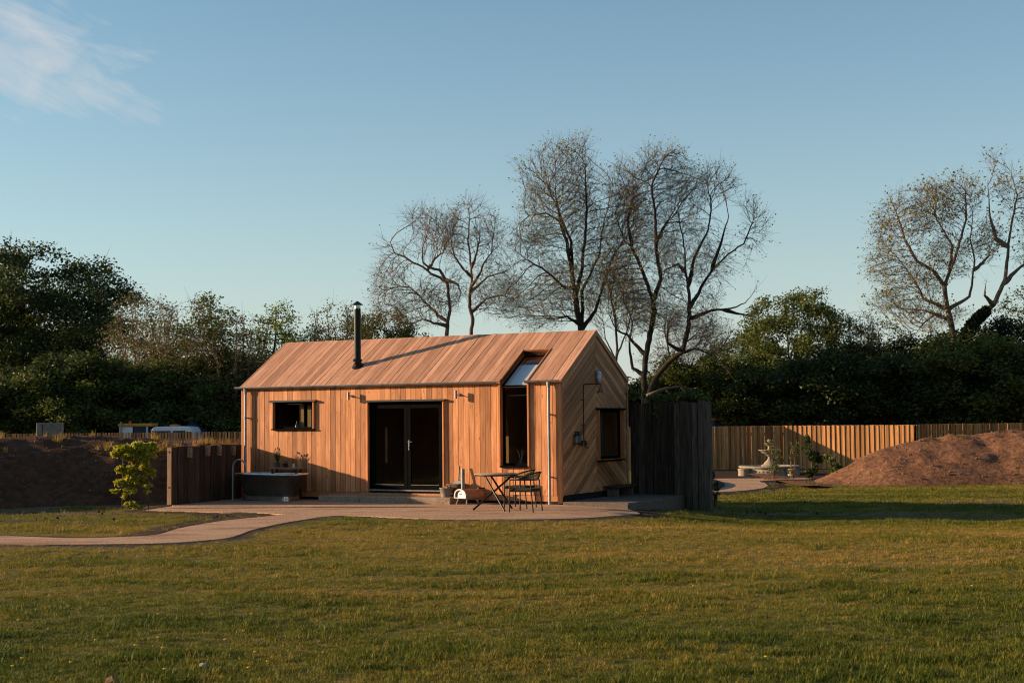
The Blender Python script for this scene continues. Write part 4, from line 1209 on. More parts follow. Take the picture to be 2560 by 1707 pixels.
def make_chair(label, loc, rz):
    t = thing('rope_chair', label, 'chair', loc, rz, 'olive rope chairs by the round table')
    k = 0.0145
    for s in (-1, 1):
        MB().tube([(-0.25, 0.265 * s, 0), (-0.245, 0.262 * s, 0.45), (-0.235, 0.26 * s, 0.655)], k, 8).build('leg', MAT['black_metal'], t, 'auto')
        MB().tube([(0.27, 0.235 * s, 0), (0.225, 0.225 * s, 0.45), (0.21, 0.225 * s, 0.655)], k, 8).build('leg', MAT['black_metal'], t, 'auto')
    MB().tube([(-0.245, -0.262, 0.425), (-0.245, 0.262, 0.425), (0.225, 0.225, 0.425), (0.225, -0.225, 0.425)], k, 8, closed=True).build('seat_frame', MAT['black_metal'], t)
    MB().box(-0.255, 0.235, -0.245, 0.245, 0.432, 0.475).build('seat', MAT['rope'], t, bevel=0.015, seg=2)
    low_ = []; high_ = []
    for i in range(25):
        a = -PI / 2 - 0.25 + (PI + 0.5) * i / 24
        x, y = 0.0 + 0.27 * math.cos(a), 0.285 * math.sin(a)
        low_.append((x, y, 0.655))
        w = max(0.0, math.cos(a * 0.92)) ** 0.75
        high_.append((x + 0.05 * w, y * 1.01, 0.665 + 0.145 * w))
    low_ = [(-0.24, -0.26, 0.655)] + low_ + [(-0.24, 0.26, 0.655)]
    high_ = [(-0.24, -0.262, 0.658)] + high_ + [(-0.24, 0.262, 0.658)]
    MB().tube(low_, 0.011, 8).build('arm_rail', MAT['black_metal'], t, 'auto')
    MB().tube(high_, 0.017, 8).build('back_rail', MAT['rope'], t, 'auto')
    cd = MB()
    for i in range(1, len(low_) - 1):
        for u in (0.0, 0.5):
            if i == len(low_) - 2 and u: continue
            p = Vector(low_[i]).lerp(Vector(low_[min(i + 1, len(low_) - 1)]), u); q = Vector(high_[i]).lerp(Vector(high_[min(i + 1, len(low_) - 1)]), u)
            if (q - p).length > 0.02: cd.tube([p, q], 0.0045, 4, cap=False)
    tag(cd.build('rope_back', MAT['rope'], t), kind='stuff')
    return t


make_chair('olive rope chair nearest the lawn beside the round garden table', cab(9.36, -2.55, 0.022), -TH + 0.05)
make_chair('olive rope chair between the round garden table and the cabin wall', cab(8.66, -1.44, 0.022), -TH + 0.02)

ov = thing('pizza_oven', 'silver fronted outdoor pizza oven with round chimney on splayed legs', 'pizza oven', cab(6.78, -0.74, 0.012), -TH - 0.30)


def arch(w, h, y, z):
    return [(-w, y, z), (w, y, z), (w, y, z + h * 0.35)] + [(w * math.cos(a) * (1.0), y, z + h * 0.35 + h * 0.65 * math.sin(a)) for a in np.linspace(0.35, PI - 0.35, 11)] + [(-w, y, z + h * 0.35)]


MB().loft([arch(0.17, 0.19, 0.05, 0.15), arch(0.185, 0.205, 0.10, 0.145), arch(0.18, 0.20, 0.47, 0.145), arch(0.12, 0.13, 0.64, 0.16)]).build('body', MAT['oven_side'], ov, 'auto')
fr = MB(); o_, i_ = arch(0.195, 0.215, -0.02, 0.14), arch(0.155, 0.165, -0.02, 0.16)
o2, i2 = [(x, 0.055, z) for x, _, z in o_], [(x, 0.055, z) for x, _, z in i_]
n_ = len(o_)
fr.add(o_ + i_ + o2 + i2, [(k, (k + 1) % n_, n_ + (k + 1) % n_, n_ + k) for k in range(n_)] + [(2 * n_ + k, 2 * n_ + (k + 1) % n_, (k + 1) % n_, k) for k in range(n_)] + [(n_ + k, n_ + (k + 1) % n_, 3 * n_ + (k + 1) % n_, 3 * n_ + k) for k in range(n_)])
fr.build('front_frame', MAT['brushed'], ov)
dr = MB().loft([arch(0.154, 0.164, 0.02, 0.161), arch(0.154, 0.164, 0.035, 0.161)]).build('door', MAT['steel'], ov)
MB().box(-0.08, 0.02, 0.012, 0.019, 0.23, 0.245).build('slot', MAT['black_metal'], dr)
MB().tube([(-0.02, 0.10, 0.33), (-0.02, 0.10, 0.80)], 0.043, 18).build('chimney', MAT['brushed'], ov, 'auto')
for sx in (-1, 1):
    MB().tube([(0.13 * sx, 0.08, 0.15), (0.17 * sx, 0.03, 0.0)], [0.022, 0.016], 8).build('leg', MAT['brushed'], ov, 'auto')
MB().tube([(0, 0.50, 0.16), (0, 0.56, 0.0)], [0.022, 0.016], 8).build('leg', MAT['brushed'], ov, 'auto')
MB().tube([(0.08, 0.48, 0.32), (0.08, 0.48, 0.365)], 0.02, 8).build('knob', MAT['brushed'], ov)
MB().tube([(0.08, 0.48, 0.36), (0.22, 0.56, 0.355)], 0.014, 8).build('hopper_handle', MAT['black_metal'], ov)

bk = thing('metal_bucket', 'galvanised bucket of firewood on the concrete step', 'bucket', cab(6.20, -0.37, 0.156), -TH)
MB().lathe([(0.0, 0.0), (0.125, 0.0), (0.128, 0.012), (0.16, 0.20), (0.165, 0.205), (0.155, 0.205), (0.122, 0.02), (0.0, 0.02)], 28, cap=False).build('pail', MAT['galv'], bk, 'auto')
MB().tube([(0.163 * math.cos(a), 0.163 * math.sin(a), 0.205) for a in np.linspace(0, 2 * PI, 29)[:-1]], 0.007, 6, closed=True).build('rim', MAT['galv'], bk)
for s in (-1, 1): MB().box(0.155 * s - 0.012, 0.155 * s + 0.012, -0.02, 0.02, 0.15, 0.20).build('ear', MAT['galv'], bk)
for i, (x, y, z, a, b, l) in enumerate([(-0.03, 0.0, 0.2, 0.5, 0.4, 0.15), (0.05, -0.02, 0.18, -0.6, 1.2, 0.16), (-0.06, 0.04, 0.16, 0.3, 2.2, 0.14), (0.02, 0.06, 0.20, -0.9, 0.2, 0.15)]):
    fw = MB().prism([(-0.035, -0.02), (0.03, -0.03), (0.035, 0.015), (-0.01, 0.035)], -l, l * 0.5).build('firewood', MAT['log'], bevel=0.004)
    fw.matrix_world = Matrix.Translation(cab(6.20 + x, -0.37 + y, 0.156 + z)) @ Matrix.Rotation(b, 4, 'Z') @ Matrix.Rotation(a, 4, 'X')
    tag(fw, 'split log of firewood standing in the galvanised bucket', 'firewood', 'firewood in the galvanised bucket')

bs_ = thing('wicker_basket', 'brown wicker basket between the bucket and the pizza oven', 'basket', cab(6.33, -0.15, 0.156), -TH)


def rrect(a, b, z, n=56, ph=0, amp=0.0):
    o = []
    for k in range(n):
        x, y, _ = superring(a, b, 0, n, 5)[k]
        l = math.hypot(x, y); q = 1 + amp * ((-1) ** (k + ph)) / l
        o.append((x * q, y * q, z))
    return o


MB().loft([rrect(0.165, 0.105, 0.01), rrect(0.185, 0.12, 0.27)], True, False).build('lining', MAT['copper_pipe'], bs_)
for k in range(17):
    z = 0.012 + k * 0.0158
    MB().tube(rrect(0.175 + 0.02 * z / 0.27, 0.112 + 0.018 * z / 0.27, z, 56, k, 0.008), 0.0085, 4, closed=True).build('weave', MAT['wicker'], bs_, True)
MB().tube(rrect(0.198, 0.132, 0.285), 0.016, 6, closed=True).build('rim', MAT['wicker'], bs_, True)

pl = thing('pizza_peel', 'silver pizza peel with dark upright handle leaning in the wicker basket', 'peel', cab(6.39, -0.15, 0.42), -TH)
pts = [(-0.15, -0.16), (0.15, -0.16), (0.15, 0.035), (0.11, 0.065), (0.02, 0.115), (-0.02, 0.115), (-0.11, 0.065), (-0.15, 0.035)]
Mx = Matrix.Rotation(PI / 2 - 0.12, 4, 'X')
pm = MB().prism(pts, -0.003, 0.003); pm.v = [tuple(Mx @ Vector(p)) for p in pm.v]; pm.build('blade', MAT['brushed'], pl)
rm = MB().tube([Mx @ Vector((x, y, -0.006)) for x, y in pts], 0.009, 6, closed=True); rm.build('blade_edge', MAT['brushed'], pl)
MB().tube([Mx @ Vector((0, 0.11, 0)), Mx @ Vector((0, 0.44, 0))], 0.016, 8).build('handle', MAT['black_metal'], pl, 'auto')

# pots on the side table
lv = thing('lavender_pot', 'bushy green lavender in a dark pot on the side table', 'pot plant', cab(1.30, -0.24, 0.797), -TH)
MB().lathe([(0.0, 0), (0.06, 0), (0.075, 0.10), (0.08, 0.12), (0.07, 0.12), (0.065, 0.10), (0, 0.10)], 18, cap=False).build('pot', MAT['pot'], lv, 'auto')
sp_ = MB()
for i in range(70):
    a = random.uniform(0, 2 * PI); r = random.uniform(0.02, 0.12); h = random.uniform(0.15, 0.34)
    sp_.tube([(0, 0, 0.1), (r * 0.5 * math.cos(a), r * 0.5 * math.sin(a), 0.1 + h * 0.55), (r * math.cos(a), r * math.sin(a), 0.1 + h)], [0.004, 0.005, 0.002], 4, cap=False)
tag(sp_.build('sprigs', MAT['leaf_mid'], lv), kind='stuff')
hd = MB()
for i in range(6):
    a = i * 1.1; hd.lathe([(0.0, 0), (0.011, 0.01), (0.011, 0.045), (0, 0.06)], 6, (0.06 * math.cos(a), 0.06 * math.sin(a), 0.40 + 0.02 * (i % 3)))
hd.build('flower_heads', MAT['tarp'], lv)
sg = thing('seedling_pot', 'small seedling in a clay pot in the middle of the side table', 'pot plant', cab(1.56, -0.25, 0.797), -TH)
MB().lathe([(0.0, 0), (0.05, 0), (0.066, 0.10), (0.056, 0.10), (0.0, 0.085)], 16, cap=False).build('pot', MAT['copper_pipe'], sg, 'auto')
sm = MB()
for i in range(9):
    a = i * 2.4; r = 0.02 + 0.012 * i; z = 0.14 + 0.018 * (i % 5)
    sm.tube([(0, 0, 0.08), (r * math.cos(a), r * math.sin(a), z)], 0.003, 4)
    c = Vector((r * math.cos(a), r * math.sin(a), z)); u = Vector((math.cos(a), math.sin(a), 0.3)); v_ = Vector((-math.sin(a), math.cos(a), 0.2))
    sm.add([c - v_ * 0.02, c + u * 0.025, c + v_ * 0.02, c - u * 0.02], [(0, 1, 2, 3)])
tag(sm.build('sprigs', MAT['leaf_mid'], sg), kind='stuff')
cnd = MB().lathe([(0.0, 0), (0.032, 0), (0.034, 0.09), (0.028, 0.09), (0.0, 0.075)], 14, cap=False).build('candle', MAT['cream'], smooth_shade='auto')
cnd.location = cab(1.80, -0.25, 0.798); tag(cnd, 'short cream candle standing on the side table', 'candle')


# ------------------------------------------------------------------ fences
def fence(name, label, pts, zt, zb, spacing, bw, th, mat, seed, post=2.4, twist=0.12):
    r = random.Random(seed)
    t = thing(name, label, 'fence', (pts[0][0], pts[0][1], 0))
    me = None
    base = MB().box(-bw / 2, bw / 2, -th / 2, th / 2, 0, 1).mesh('board', mat)
    for qx, qy in (pts[0], pts[-1]):
        MB().box(qx - pts[0][0] - 0.05, qx - pts[0][0] + 0.05, qy - pts[0][1] + 0.01, qy - pts[0][1] + 0.11, zb, zt - 0.02).build('post', mat, t)
    for (x0, y0), (x1, y1) in zip(pts[:-1], pts[1:]):
        ln = math.hypot(x1 - x0, y1 - y0); a = math.atan2(y1 - y0, x1 - x0); n = int(ln / spacing)
        nx, ny = math.sin(a), -math.cos(a)
        for i in range(n):
            u = (i + 0.5) * spacing
            h = zt - zb + r.uniform(-0.008, 0.008)
            o = bpy.data.objects.new('board', base); col.objects.link(o); o.parent = t
            ofs = 0.022 * (i % 2) + r.uniform(-0.003, 0.003)
            o.location = (x0 + math.cos(a) * u + nx * ofs - pts[0][0], y0 + math.sin(a) * u + ny * ofs - pts[0][1], zb)
            o.rotation_euler = (r.uniform(-0.004, 0.004), r.uniform(-0.006, 0.006), a + twist + r.uniform(-0.04, 0.04))
            o.scale = (1, 1, h)
        for z in (zb + 0.35, zt - 0.35):
            MB().box(0, ln, 0.025, 0.07, z, z + 0.08, Matrix.Translation((x0 - pts[0][0], y0 - pts[0][1], 0)) @ Matrix.Rotation(a, 4, 'Z')).build('rail', mat, t)
    return t


XC = at(1957, 1064, 62.5).x
X2 = at(2290, 1061, 60.0).x
X3 = at(2371, 1060.5, 61.5).x
fence('board_fence', 'shaded boarded fence section behind the stone fountain', [(2.0, 60.7), (XC, 62.5)], 1.545, -0.32, 0.104, 0.098, 0.02, MAT['softwood'], 1)
fence('board_fence', 'sunlit boarded fence section between fountain and earth mound', [(XC, 62.5), (X2, 60.0)], 1.545, -0.32, 0.104, 0.098, 0.02, MAT['softwood'], 2, twist=-0.1)
fence('board_fence', 'short boarded fence section rising behind the crest of the earth mound', [(X2, 60.0), (X3, 61.5)], 1.555, -0.32, 0.104, 0.098, 0.02, MAT['softwood'], 3)
fence('board_fence', 'dark boarded fence section above the mound at the picture edge', [(X3, 61.5), (27.5, 62.8)], 1.57, -0.32, 0.104, 0.098, 0.02, MAT['softwood'], 4)
fence('picket_fence', 'low pale picket fence showing over the top of the earth bank', [(-23.5, 60.6), (-8.5, 60.0)], 1.53, 0.0, 0.122, 0.080, 0.02, MAT['softwood'], 6, twist=0.0)

# ------------------------------------------------------------------ concrete blocks on the bank
for k, (a, b, lab) in enumerate(((91, 105, 'narrow upright concrete block on the crest of the earth bank'), (107, 152, 'wide concrete block on the crest of the earth bank'))):
    p, q = at(a, 1057, 37.2), at(b, 1057, 37.2)
    w = q.x - p.x
    MB_ = MB().box(0, w, 0, 0.3, -0.45, 0).build('concrete_block', MAT['block'], bevel=0.012)
    MB_.location = p; MB_.rotation_euler = (0, 0.0, 0.1); tag(MB_, lab, 'concrete block')

# ------------------------------------------------------------------ fountain
fxy = gp(1937, 1185.5)
FC = Vector((fxy[0], fxy[1] + 1.05, float(gz(fxy[0], fxy[1] + 1.0))))
ft = thing('stone_fountain', 'tiered pale stone fountain with round basin before the fence', 'fountain', FC)
ft.scale = (1.16, 1.16, 0.97)
MB().lathe([(1.02, -0.1), (1.02, 0.05), (1.0, 0.06), (1.0, 0.12), (0.985, 0.14), (0.985, 0.21), (1.01, 0.23), (1.06, 0.255), (1.07, 0.30), (1.03, 0.325), (0.9, 0.33), (0.86, 0.30), (0.85, 0.06), (0.0, 0.05)], 56, cap=False).build('basin', MAT['stone'], ft, 'auto')
for k in range(44):
    a = 2 * PI * k / 44
    if math.sin(a) < 0.35:
        MB().lathe([(0.045, 0), (0.04, 0.012), (0.0, 0.02)], 8).build('stud', MAT['stone'], ft, M=Matrix.Translation((1.0 * math.cos(a), 1.0 * math.sin(a), 0.09)) @ Matrix.Rotation(a, 4, 'Z') @ Matrix.Rotation(PI / 2, 4, 'Y'))
for a in (-2.62, -1.02, 0.6, 2.2):
    MB().lathe([(0.20, -0.1), (0.20, 0.16), (0.215, 0.17), (0.215, 0.22), (0.19, 0.235), (0.0, 0.235)], 24, (1.13 * math.cos(a), 1.13 * math.sin(a), 0), False).build('pier', MAT['stone'], ft, 'auto')
MB().lathe([(0.30, 0.05), (0.30, 0.34), (0.28, 0.36), (0.22, 0.38), (0.19, 0.44), (0.12, 0.52), (0.075, 0.58), (0.055, 0.66), (0.07, 0.70), (0.13, 0.73), (0.14, 0.75), (0.08, 0.76), (0.06, 0.80), (0.07, 0.84)], 24, cap=False).build('pedestal', MAT['stone'], ft, 'auto')
MB().lathe([(0.07, 0.76), (0.16, 0.79), (0.28, 0.86), (0.36, 0.95), (0.385, 0.955), (0.39, 0.975), (0.36, 0.98), (0.24, 0.90), (0.0, 0.88)], 36, cap=False).build('bowl', MAT['stone'], ft, 'auto')
MB().lathe([(0.06, 0.87), (0.05, 0.95), (0.07, 1.0), (0.05, 1.06), (0.06, 1.12), (0.09, 1.15)], 20, cap=False).build('stem', MAT['stone'], ft, 'auto')
MB().lathe([(0.07, 1.14), (0.12, 1.16), (0.165, 1.22), (0.18, 1.225), (0.182, 1.24), (0.16, 1.245), (0.0, 1.23)], 32, cap=False).build('bowl', MAT['stone'], ft, 'auto')
MB().lathe([(0.05, 1.23), (0.075, 1.27), (0.082, 1.31), (0.07, 1.36), (0.04, 1.40), (0.0, 1.415)], 20, cap=False).build('finial', MAT['stone'], ft, 'auto')

# ------------------------------------------------------------------ machines beyond the fences
def digger(label, p, rz, s=1.0, panel='white'):
    t = thing('digger', label, 'digger', p, rz)
    t.scale = (s, s, s)
    MB().box(-1.1, 1.1, -0.85, -0.45, 0, 0.6).build('track', MAT['rubber'], t, bevel=0.2, seg=3)
    MB().box(-1.1, 1.1, 0.45, 0.85, 0, 0.6).build('track', MAT['rubber'], t, bevel=0.2, seg=3)
    MB().box(-0.95, 1.0, -0.8, 0.8, 0.62, 1.1).build('body', MAT['yellow'], t, bevel=0.06)
    cb = MB()
    for x in (-0.70, 0.70):
        for y in (-0.60, 0.60): cb.box(x - 0.04, x + 0.04, y - 0.04, y + 0.04, 1.1, 2.25)
    cb.box(-0.74, 0.74, -0.64, 0.64, 1.1, 1.45)
    c_ = cb.build('cab', MAT[panel], t)
    MB().box(-0.66, -0.05, -0.62, -0.60, 1.46, 2.24).build('side_panel', MAT[panel], c_)
    MB().box(0.0, 0.66, -0.62, -0.60, 1.46, 2.24).build('pane', MAT['tarp'], c_)
    MB().box(-0.66, 0.66, 0.60, 0.62, 1.46, 2.24).build('pane', MAT['tarp'], c_)
    MB().box(0.71, 0.72, -0.55, 0.55, 1.46, 2.24).build('pane', MAT['tarp'], c_)
    MB().box(-0.80, 0.95, -0.70, 0.70, 2.25, 2.42).build('roof', MAT['yellow'], t, bevel=0.04)
    MB().lathe([(0.08, 2.42), (0.08, 2.52), (0.06, 2.56), (0.0, 2.57)], 12, (-0.35, 0, 0)).build('beacon', MAT['red'], t, 'auto')
    MB().tube([(-0.62, -0.74, 1.0), (-0.62, -0.74, 2.5)], 0.05, 10).build('exhaust', MAT['zinc'], t, 'auto')
    bo = MB().tube([(1.0, 0, 0.9), (1.9, 0, 1.25), (2.5, 0, 0.9)], [0.14, 0.12, 0.09], 6).tube([(2.5, 0, 0.9), (2.3, 0, 0.35)], 0.09, 6).build('boom', MAT['yellow'], t)
    MB().box(2.1, 2.5, -0.25, 0.25, 0.05, 0.4).build('bucket', MAT['rubber'], bo, bevel=0.05)
    return t


pd = at(342, 1058, 62.5)
digger('small digger with flat yellow cab roof and red beacon beyond the picket fence', Vector((pd.x, 62.5, pd.z - 2.42 * 0.84)), 0.0, 0.84)
pd2 = at(1776, 1044, 67.0)
digger('small digger with yellow cab roof showing beside the dark sleeper wall', Vector((pd2.x, 67, pd2.z - 2.42 * 0.72)), 0.4, 0.72, 'blue')

pv = at(445, 1066, 62.5)
vn = thing('parked_van', 'white van with amber roof beacon bar parked beyond the picket fence', 'van', Vector((pv.x, 62.5, pv.z - 2.0)), 0.0)
prof = [(-0.98, 0.45), (1.05, 0.45), (1.1, 0.95), (1.02, 1.15), (0.80, 1.85), (0.70, 1.97), (0.4, 2.0), (-0.75, 2.0), (-0.93, 1.93), (-1.0, 1.7)]
MB().loft([[(x * 0.98, -0.85, z) for x, z in prof], [(x, -0.80, z + 0.01) for x, z in prof], [(x, 0.80, z + 0.01) for x, z in prof], [(x * 0.98, 0.85, z) for x, z in prof]]).build('body', MAT['white'], vn, bevel=0.03)
for x0, x1 in ((-0.92, -0.12), (-0.02, 0.52)): MB().box(x0, x1, -0.86, -0.852, 1.42, 1.82).build('side_window', MAT['tarp'], vn, bevel=0.002)
MB().box(0.56, 0.80, -0.86, -0.852, 1.42, 1.78).build('front_window', MAT['black_metal'], vn)
MB().box(-0.3, 0.05, -0.3, 0.3, 2.0, 2.10).build('beacon_bar', MAT['amber'], vn, bevel=0.03)
for x in (-0.6, 0.65):
    for y in (-0.8, 0.8):
        wl = MB().tube([(x, y - 0.1, 0.35), (x, y + 0.1, 0.35)], 0.35, 20).build('wheel', MAT['rubber'], vn)
        MB().tube([(x, y - 0.105, 0.35), (x, y + 0.105, 0.35)], 0.2, 14).build('rim', MAT['zinc'], wl)
tv = at(470, 1062, 64.2)
tarp = MB()
grid = [[(-1.3 + 2.6 * i / 12, -0.6 + 1.2 * j / 6, 1.9 * (1 - (abs(i - 5) / 8) ** 1.6) * (1 - 0.25 * abs(j - 3) / 3) + 0.06 * math.sin(i * 2.1 + j)) for j in range(7)] for i in range(13)]
gv = [p for r_ in grid for p in r_]
tarp.add(gv + [(x, y, -0.1) for x, y, z in gv], [(i * 7 + j, i * 7 + j + 1, (i + 1) * 7 + j + 1, (i + 1) * 7 + j) for i in range(12) for j in range(6)])
tarp = tarp.build('tarpaulin_heap', MAT['tarp'], smooth_shade=True); tarp.location = (tv.x + 0.3, 64.6, tv.z - 1.75)
tag(tarp, 'dark blue tarpaulin draped in a peak behind the white van', 'tarpaulin')

# little tiled roof seen past the sleeper wall
ps = at(1796, 1006, 76.0)
shd = thing('garden_shed', 'small tiled roof of a distant shed past the sleeper wall', 'shed', Vector((ps.x, 76, 0)), 0.15)
MB().box(-1.4, 1.0, -1.0, 1.0, 0, ps.z - 0.8).build('wall', MAT['sleeper_cut'], shd)
zr = ps.z
MB().add([(-1.6, -1.25, zr - 0.9), (1.2, -1.25, zr - 0.9), (1.2, 0, zr), (-1.6, 0, zr), (-1.6, 1.25, zr - 0.9), (1.2, 1.25, zr - 0.9)], [(0, 1, 2, 3), (3, 2, 5, 4), (0, 3, 4), (1, 5, 2)]).build('roof', MAT['tile'], shd)
MB().tube([(1.22, -1.25, zr - 0.9), (1.22, 0, zr + 0.02)], 0.05, 6).build('barge_board', MAT['white'], shd)
MB().box(0.75, 0.95, -0.1, 0.1, zr - 0.1, zr + 0.55).build('chimney', MAT['copper'], shd)

# ------------------------------------------------------------------ trees
def grow(seeds, attr, step, di, dk, iters=160, jitter=0.15, bias=(0, 0, 0), seed=0, mom=0.0, limb_r=None):
    r = np.random.default_rng(seed)
    pos, par = [], []
    minr = []
    for li, path in enumerate(seeds):                      # path: list of points, first may attach to an existing node
        pts = [np.array(p, float) for p in path]
        prev = -1
        if pos:
            D = np.linalg.norm(np.array(pos) - pts[0], axis=1); j = int(np.argmin(D)); prev = j
            start = pos[j]
        else:
            pos.append(pts[0]); par.append(-1); prev = 0; start = pts[0]; minr.append(limb_r[0] if limb_r else 0)
        first = len(pos)
        cur = start
        for p in pts[1:]:
            v = p - cur; L_ = np.linalg.norm(v); n = max(1, int(round(L_ / step)))
            for k in range(1, n + 1):
                q = cur + v * k / n + r.normal(0, 0.05 * step, 3)
                pos.append(q); par.append(prev); prev = len(pos) - 1
            cur = p
        nn = len(pos) - first
        for k in range(nn): minr.append((limb_r[li] * (1 - 0.97 * (k / max(1, nn - 1)) ** 0.62)) if limb_r else 0)
    grow.minr = np.array(minr)
    pos = np.array(pos); par = list(par)
    A = np.array(attr, float)
    D = np.linalg.norm(A[:, None, :] - pos[None], axis=2)
    near_i = D.argmin(1); near_d = D.min(1)
    bias = np.array(bias, float)
    spawned = np.zeros(len(pos), int)
    for it in range(iters):
        full = spawned[near_i] >= 4
        if full.any():
            A, near_i, near_d = A[~full], near_i[~full], near_d[~full]
            if len(A) == 0: break
        act = near_d < di
        if not act.any(): break
        idx_a = near_i[act]; dirs = A[act] - pos[idx_a]
        dirs /= (np.linalg.norm(dirs, axis=1)[:, None] + 1e-9)
        un, inv = np.unique(idx_a, return_inverse=True)
        s = np.zeros((len(un), 3)); np.add.at(s, inv, dirs)
        s /= (np.linalg.norm(s, axis=1)[:, None] + 1e-9)
        pa = np.array(par)[un]; pd_ = pos[un] - pos[np.maximum(pa, 0)]; pd_ /= (np.linalg.norm(pd_, axis=1)[:, None] + 1e-9)
        s += r.normal(0, jitter, s.shape) + bias + mom * pd_
        s /= (np.linalg.norm(s, axis=1)[:, None] + 1e-9)
        newp = pos[un] + s * step
        spawned[un] += 1; spawned = np.concatenate([spawned, np.zeros(len(un), int)])
        b = len(pos); pos = np.vstack([pos, newp]); par += un.tolist()
        Dn = np.linalg.norm(A[:, None, :] - newp[None], axis=2)
        ni, nd = Dn.argmin(1), Dn.min(1)
        better = nd < near_d
        near_i = np.where(better, b + ni, near_i); near_d = np.where(better, nd, near_d)
        keep = near_d > dk
        A, near_i, near_d = A[keep], near_i[keep], near_d[keep]
        if len(A) == 0 or len(pos) > 26000: break
    return pos, np.array(par)


def radii(par, tip, p=2.35, rmax=0.3):
    n = len(par); acc = np.zeros(n); kids = np.zeros(n, int)
    for i in range(n - 1, -1, -1):
        if acc[i] == 0: acc[i] = tip ** p
        if par[i] >= 0: acc[par[i]] += acc[i]; kids[par[i]] += 1
    return np.minimum(acc ** (1 / p), rmax), kids


def skin(pos, par, rad, big=0.03):
    """tapered tubes along the skeleton, as one array mesh"""
    n = len(pos)
    kids = [[] for _ in range(n)]
    for i in range(n):
        if par[i] >= 0: kids[par[i]].append(i)
    V, F4 = [], []
    nv = 0
    stack = [(0, None)]
    roots = [i for i in range(n) if par[i] < 0]
    chains = []
    todo = [(r_, -1) for r_ in roots]
    while todo:
        i, pr = todo.pop()
        ch = ([pr] if pr >= 0 else []) + [i]
        while kids[i]:
            ks = sorted(kids[i], key=lambda q: -rad[q])
            for k in ks[1:]: todo.append((k, i))
            i = ks[0]; ch.append(i)
        chains.append(ch)
    for ch in chains:
        if len(ch) < 2: continue
        P = pos[ch]; R = rad[ch].copy()
        if par[ch[1]] == ch[0] and len(ch) > 1: R[0] = min(R[0], R[1] * 1.25)
        T = np.gradient(P, axis=0); T /= (np.linalg.norm(T, axis=1)[:, None] + 1e-9)
        k = 6 if R[0] > big * 2 else (4 if R[0] > big * 0.6 else 3)
        ref = np.array([0.3, 0.9, 0.1]) if abs(T[0, 1]) < 0.8 else np.array([1.0, 0, 0])
        A = np.cross(T, ref); A /= (np.linalg.norm(A, axis=1)[:, None] + 1e-9)
        B = np.cross(T, A)
        an = 2 * np.pi * np.arange(k) / k
        ring = P[:, None, :] + R[:, None, None] * (A[:, None, :] * np.cos(an)[None, :, None] + B[:, None, :] * np.sin(an)[None, :, None])
        V.append(ring.reshape(-1, 3))
        m = len(ch)
        I = nv + np.arange(m * k).reshape(m, k)
        q = np.stack([I[:-1], np.roll(I[:-1], -1, 1), np.roll(I[1:], -1, 1), I[1:]], -1).reshape(-1, 4)
        F4.append(q); nv += m * k
    return np.vstack(V), np.vstack(F4)


def twigs(pos, par, rad, sel, count, ln, r0, up, rg, droop=0.0):
    base = np.repeat(sel, count)
    d = pos[base] - pos[np.maximum(par[base], 0)]
    d /= (np.linalg.norm(d, axis=1)[:, None] + 1e-9)
    v = d * 1.0 + rg.normal(0, 0.38, d.shape) + np.array([0, 0, up])
    v /= (np.linalg.norm(v, axis=1)[:, None] + 1e-9)
    L_ = ln * rg.uniform(0.5, 1.25, len(base))
    p0 = pos[base]; p1 = p0 + v * L_[:, None]; p1[:, 2] -= droop * L_
    a = np.cross(v, rg.normal(0, 1, v.shape)); a /= (np.linalg.norm(a, axis=1)[:, None] + 1e-9); b = np.cross(v, a)
    c0 = p0 + a * r0; c1 = p0 - a * r0 * 0.5 + b * r0 * 0.87; c2 = p0 - a * r0 * 0.5 - b * r0 * 0.87
    e0 = p1 + a * r0 * 0.35; e1 = p1 - a * r0 * 0.17 + b * r0 * 0.3; e2 = p1 - a * r0 * 0.17 - b * r0 * 0.3
    V = np.stack([c0, c1, c2, e0, e1, e2], 1).reshape(-1, 3)
    n = len(base); o = 6 * np.arange(n)[:, None]
    F = np.concatenate([o + np.array([0, 1, 4, 3]), o + np.array([1, 2, 5, 4]), o + np.array([2, 0, 3, 5])])
    return V, F, p1, v


def leaf_quads(cent, size, rg, flat=0.0, elong=1.5, droop=0.0):
    n = len(cent)
    u = rg.normal(0, 1, (n, 3)); u[:, 2] *= (1 - flat); u[:, 2] -= droop
    u /= (np.linalg.norm(u, axis=1)[:, None] + 1e-9)
    w = rg.normal(0, 1, (n, 3)); w[:, 2] *= (1 - flat * 0.5); w -= u * (w * u).sum(1)[:, None]; w /= (np.linalg.norm(w, axis=1)[:, None] + 1e-9)
    nrm = np.cross(u, w)
    s = size * rg.uniform(0.6, 1.35, n)[:, None]
    fold = 0.22
    V = np.stack([cent - u * s * elong * 0.5, cent + w * s * 0.45 + nrm * s * fold, cent + u * s * elong * 0.5, cent - w * s * 0.45 + nrm * s * fold], 1).reshape(-1, 3)
    o = 4 * np.arange(n)[:, None]
    return V, np.concatenate([o + np.array([0, 1, 2]), o + np.array([0, 2, 3])])


def ell_points(ells, n, rg, shell=0.0):
    vol = np.array([e[3] * e[4] * e[5] for e in ells]); w = vol / vol.sum()
    out = []
    for e, k in zip(ells, rg.multinomial(n, w)):
        d = rg.normal(0, 1, (k, 3)); d /= np.linalg.norm(d, axis=1)[:, None]
        rr = rg.uniform(shell ** 3, 1, k) ** (1 / 3)
        out.append(np.array(e[:3]) + d * rr[:, None] * np.array(e[3:6]))
    return np.vstack(out)


def join(parts):
    V, F = [], {}
    o = 0
    for v, fs in parts:
        V.append(v)
        for f in fs: F.setdefault(f.shape[1], []).append(f + o)
        o += len(v)
    return np.vstack(V), [np.vstack(F[k]) for k in F]


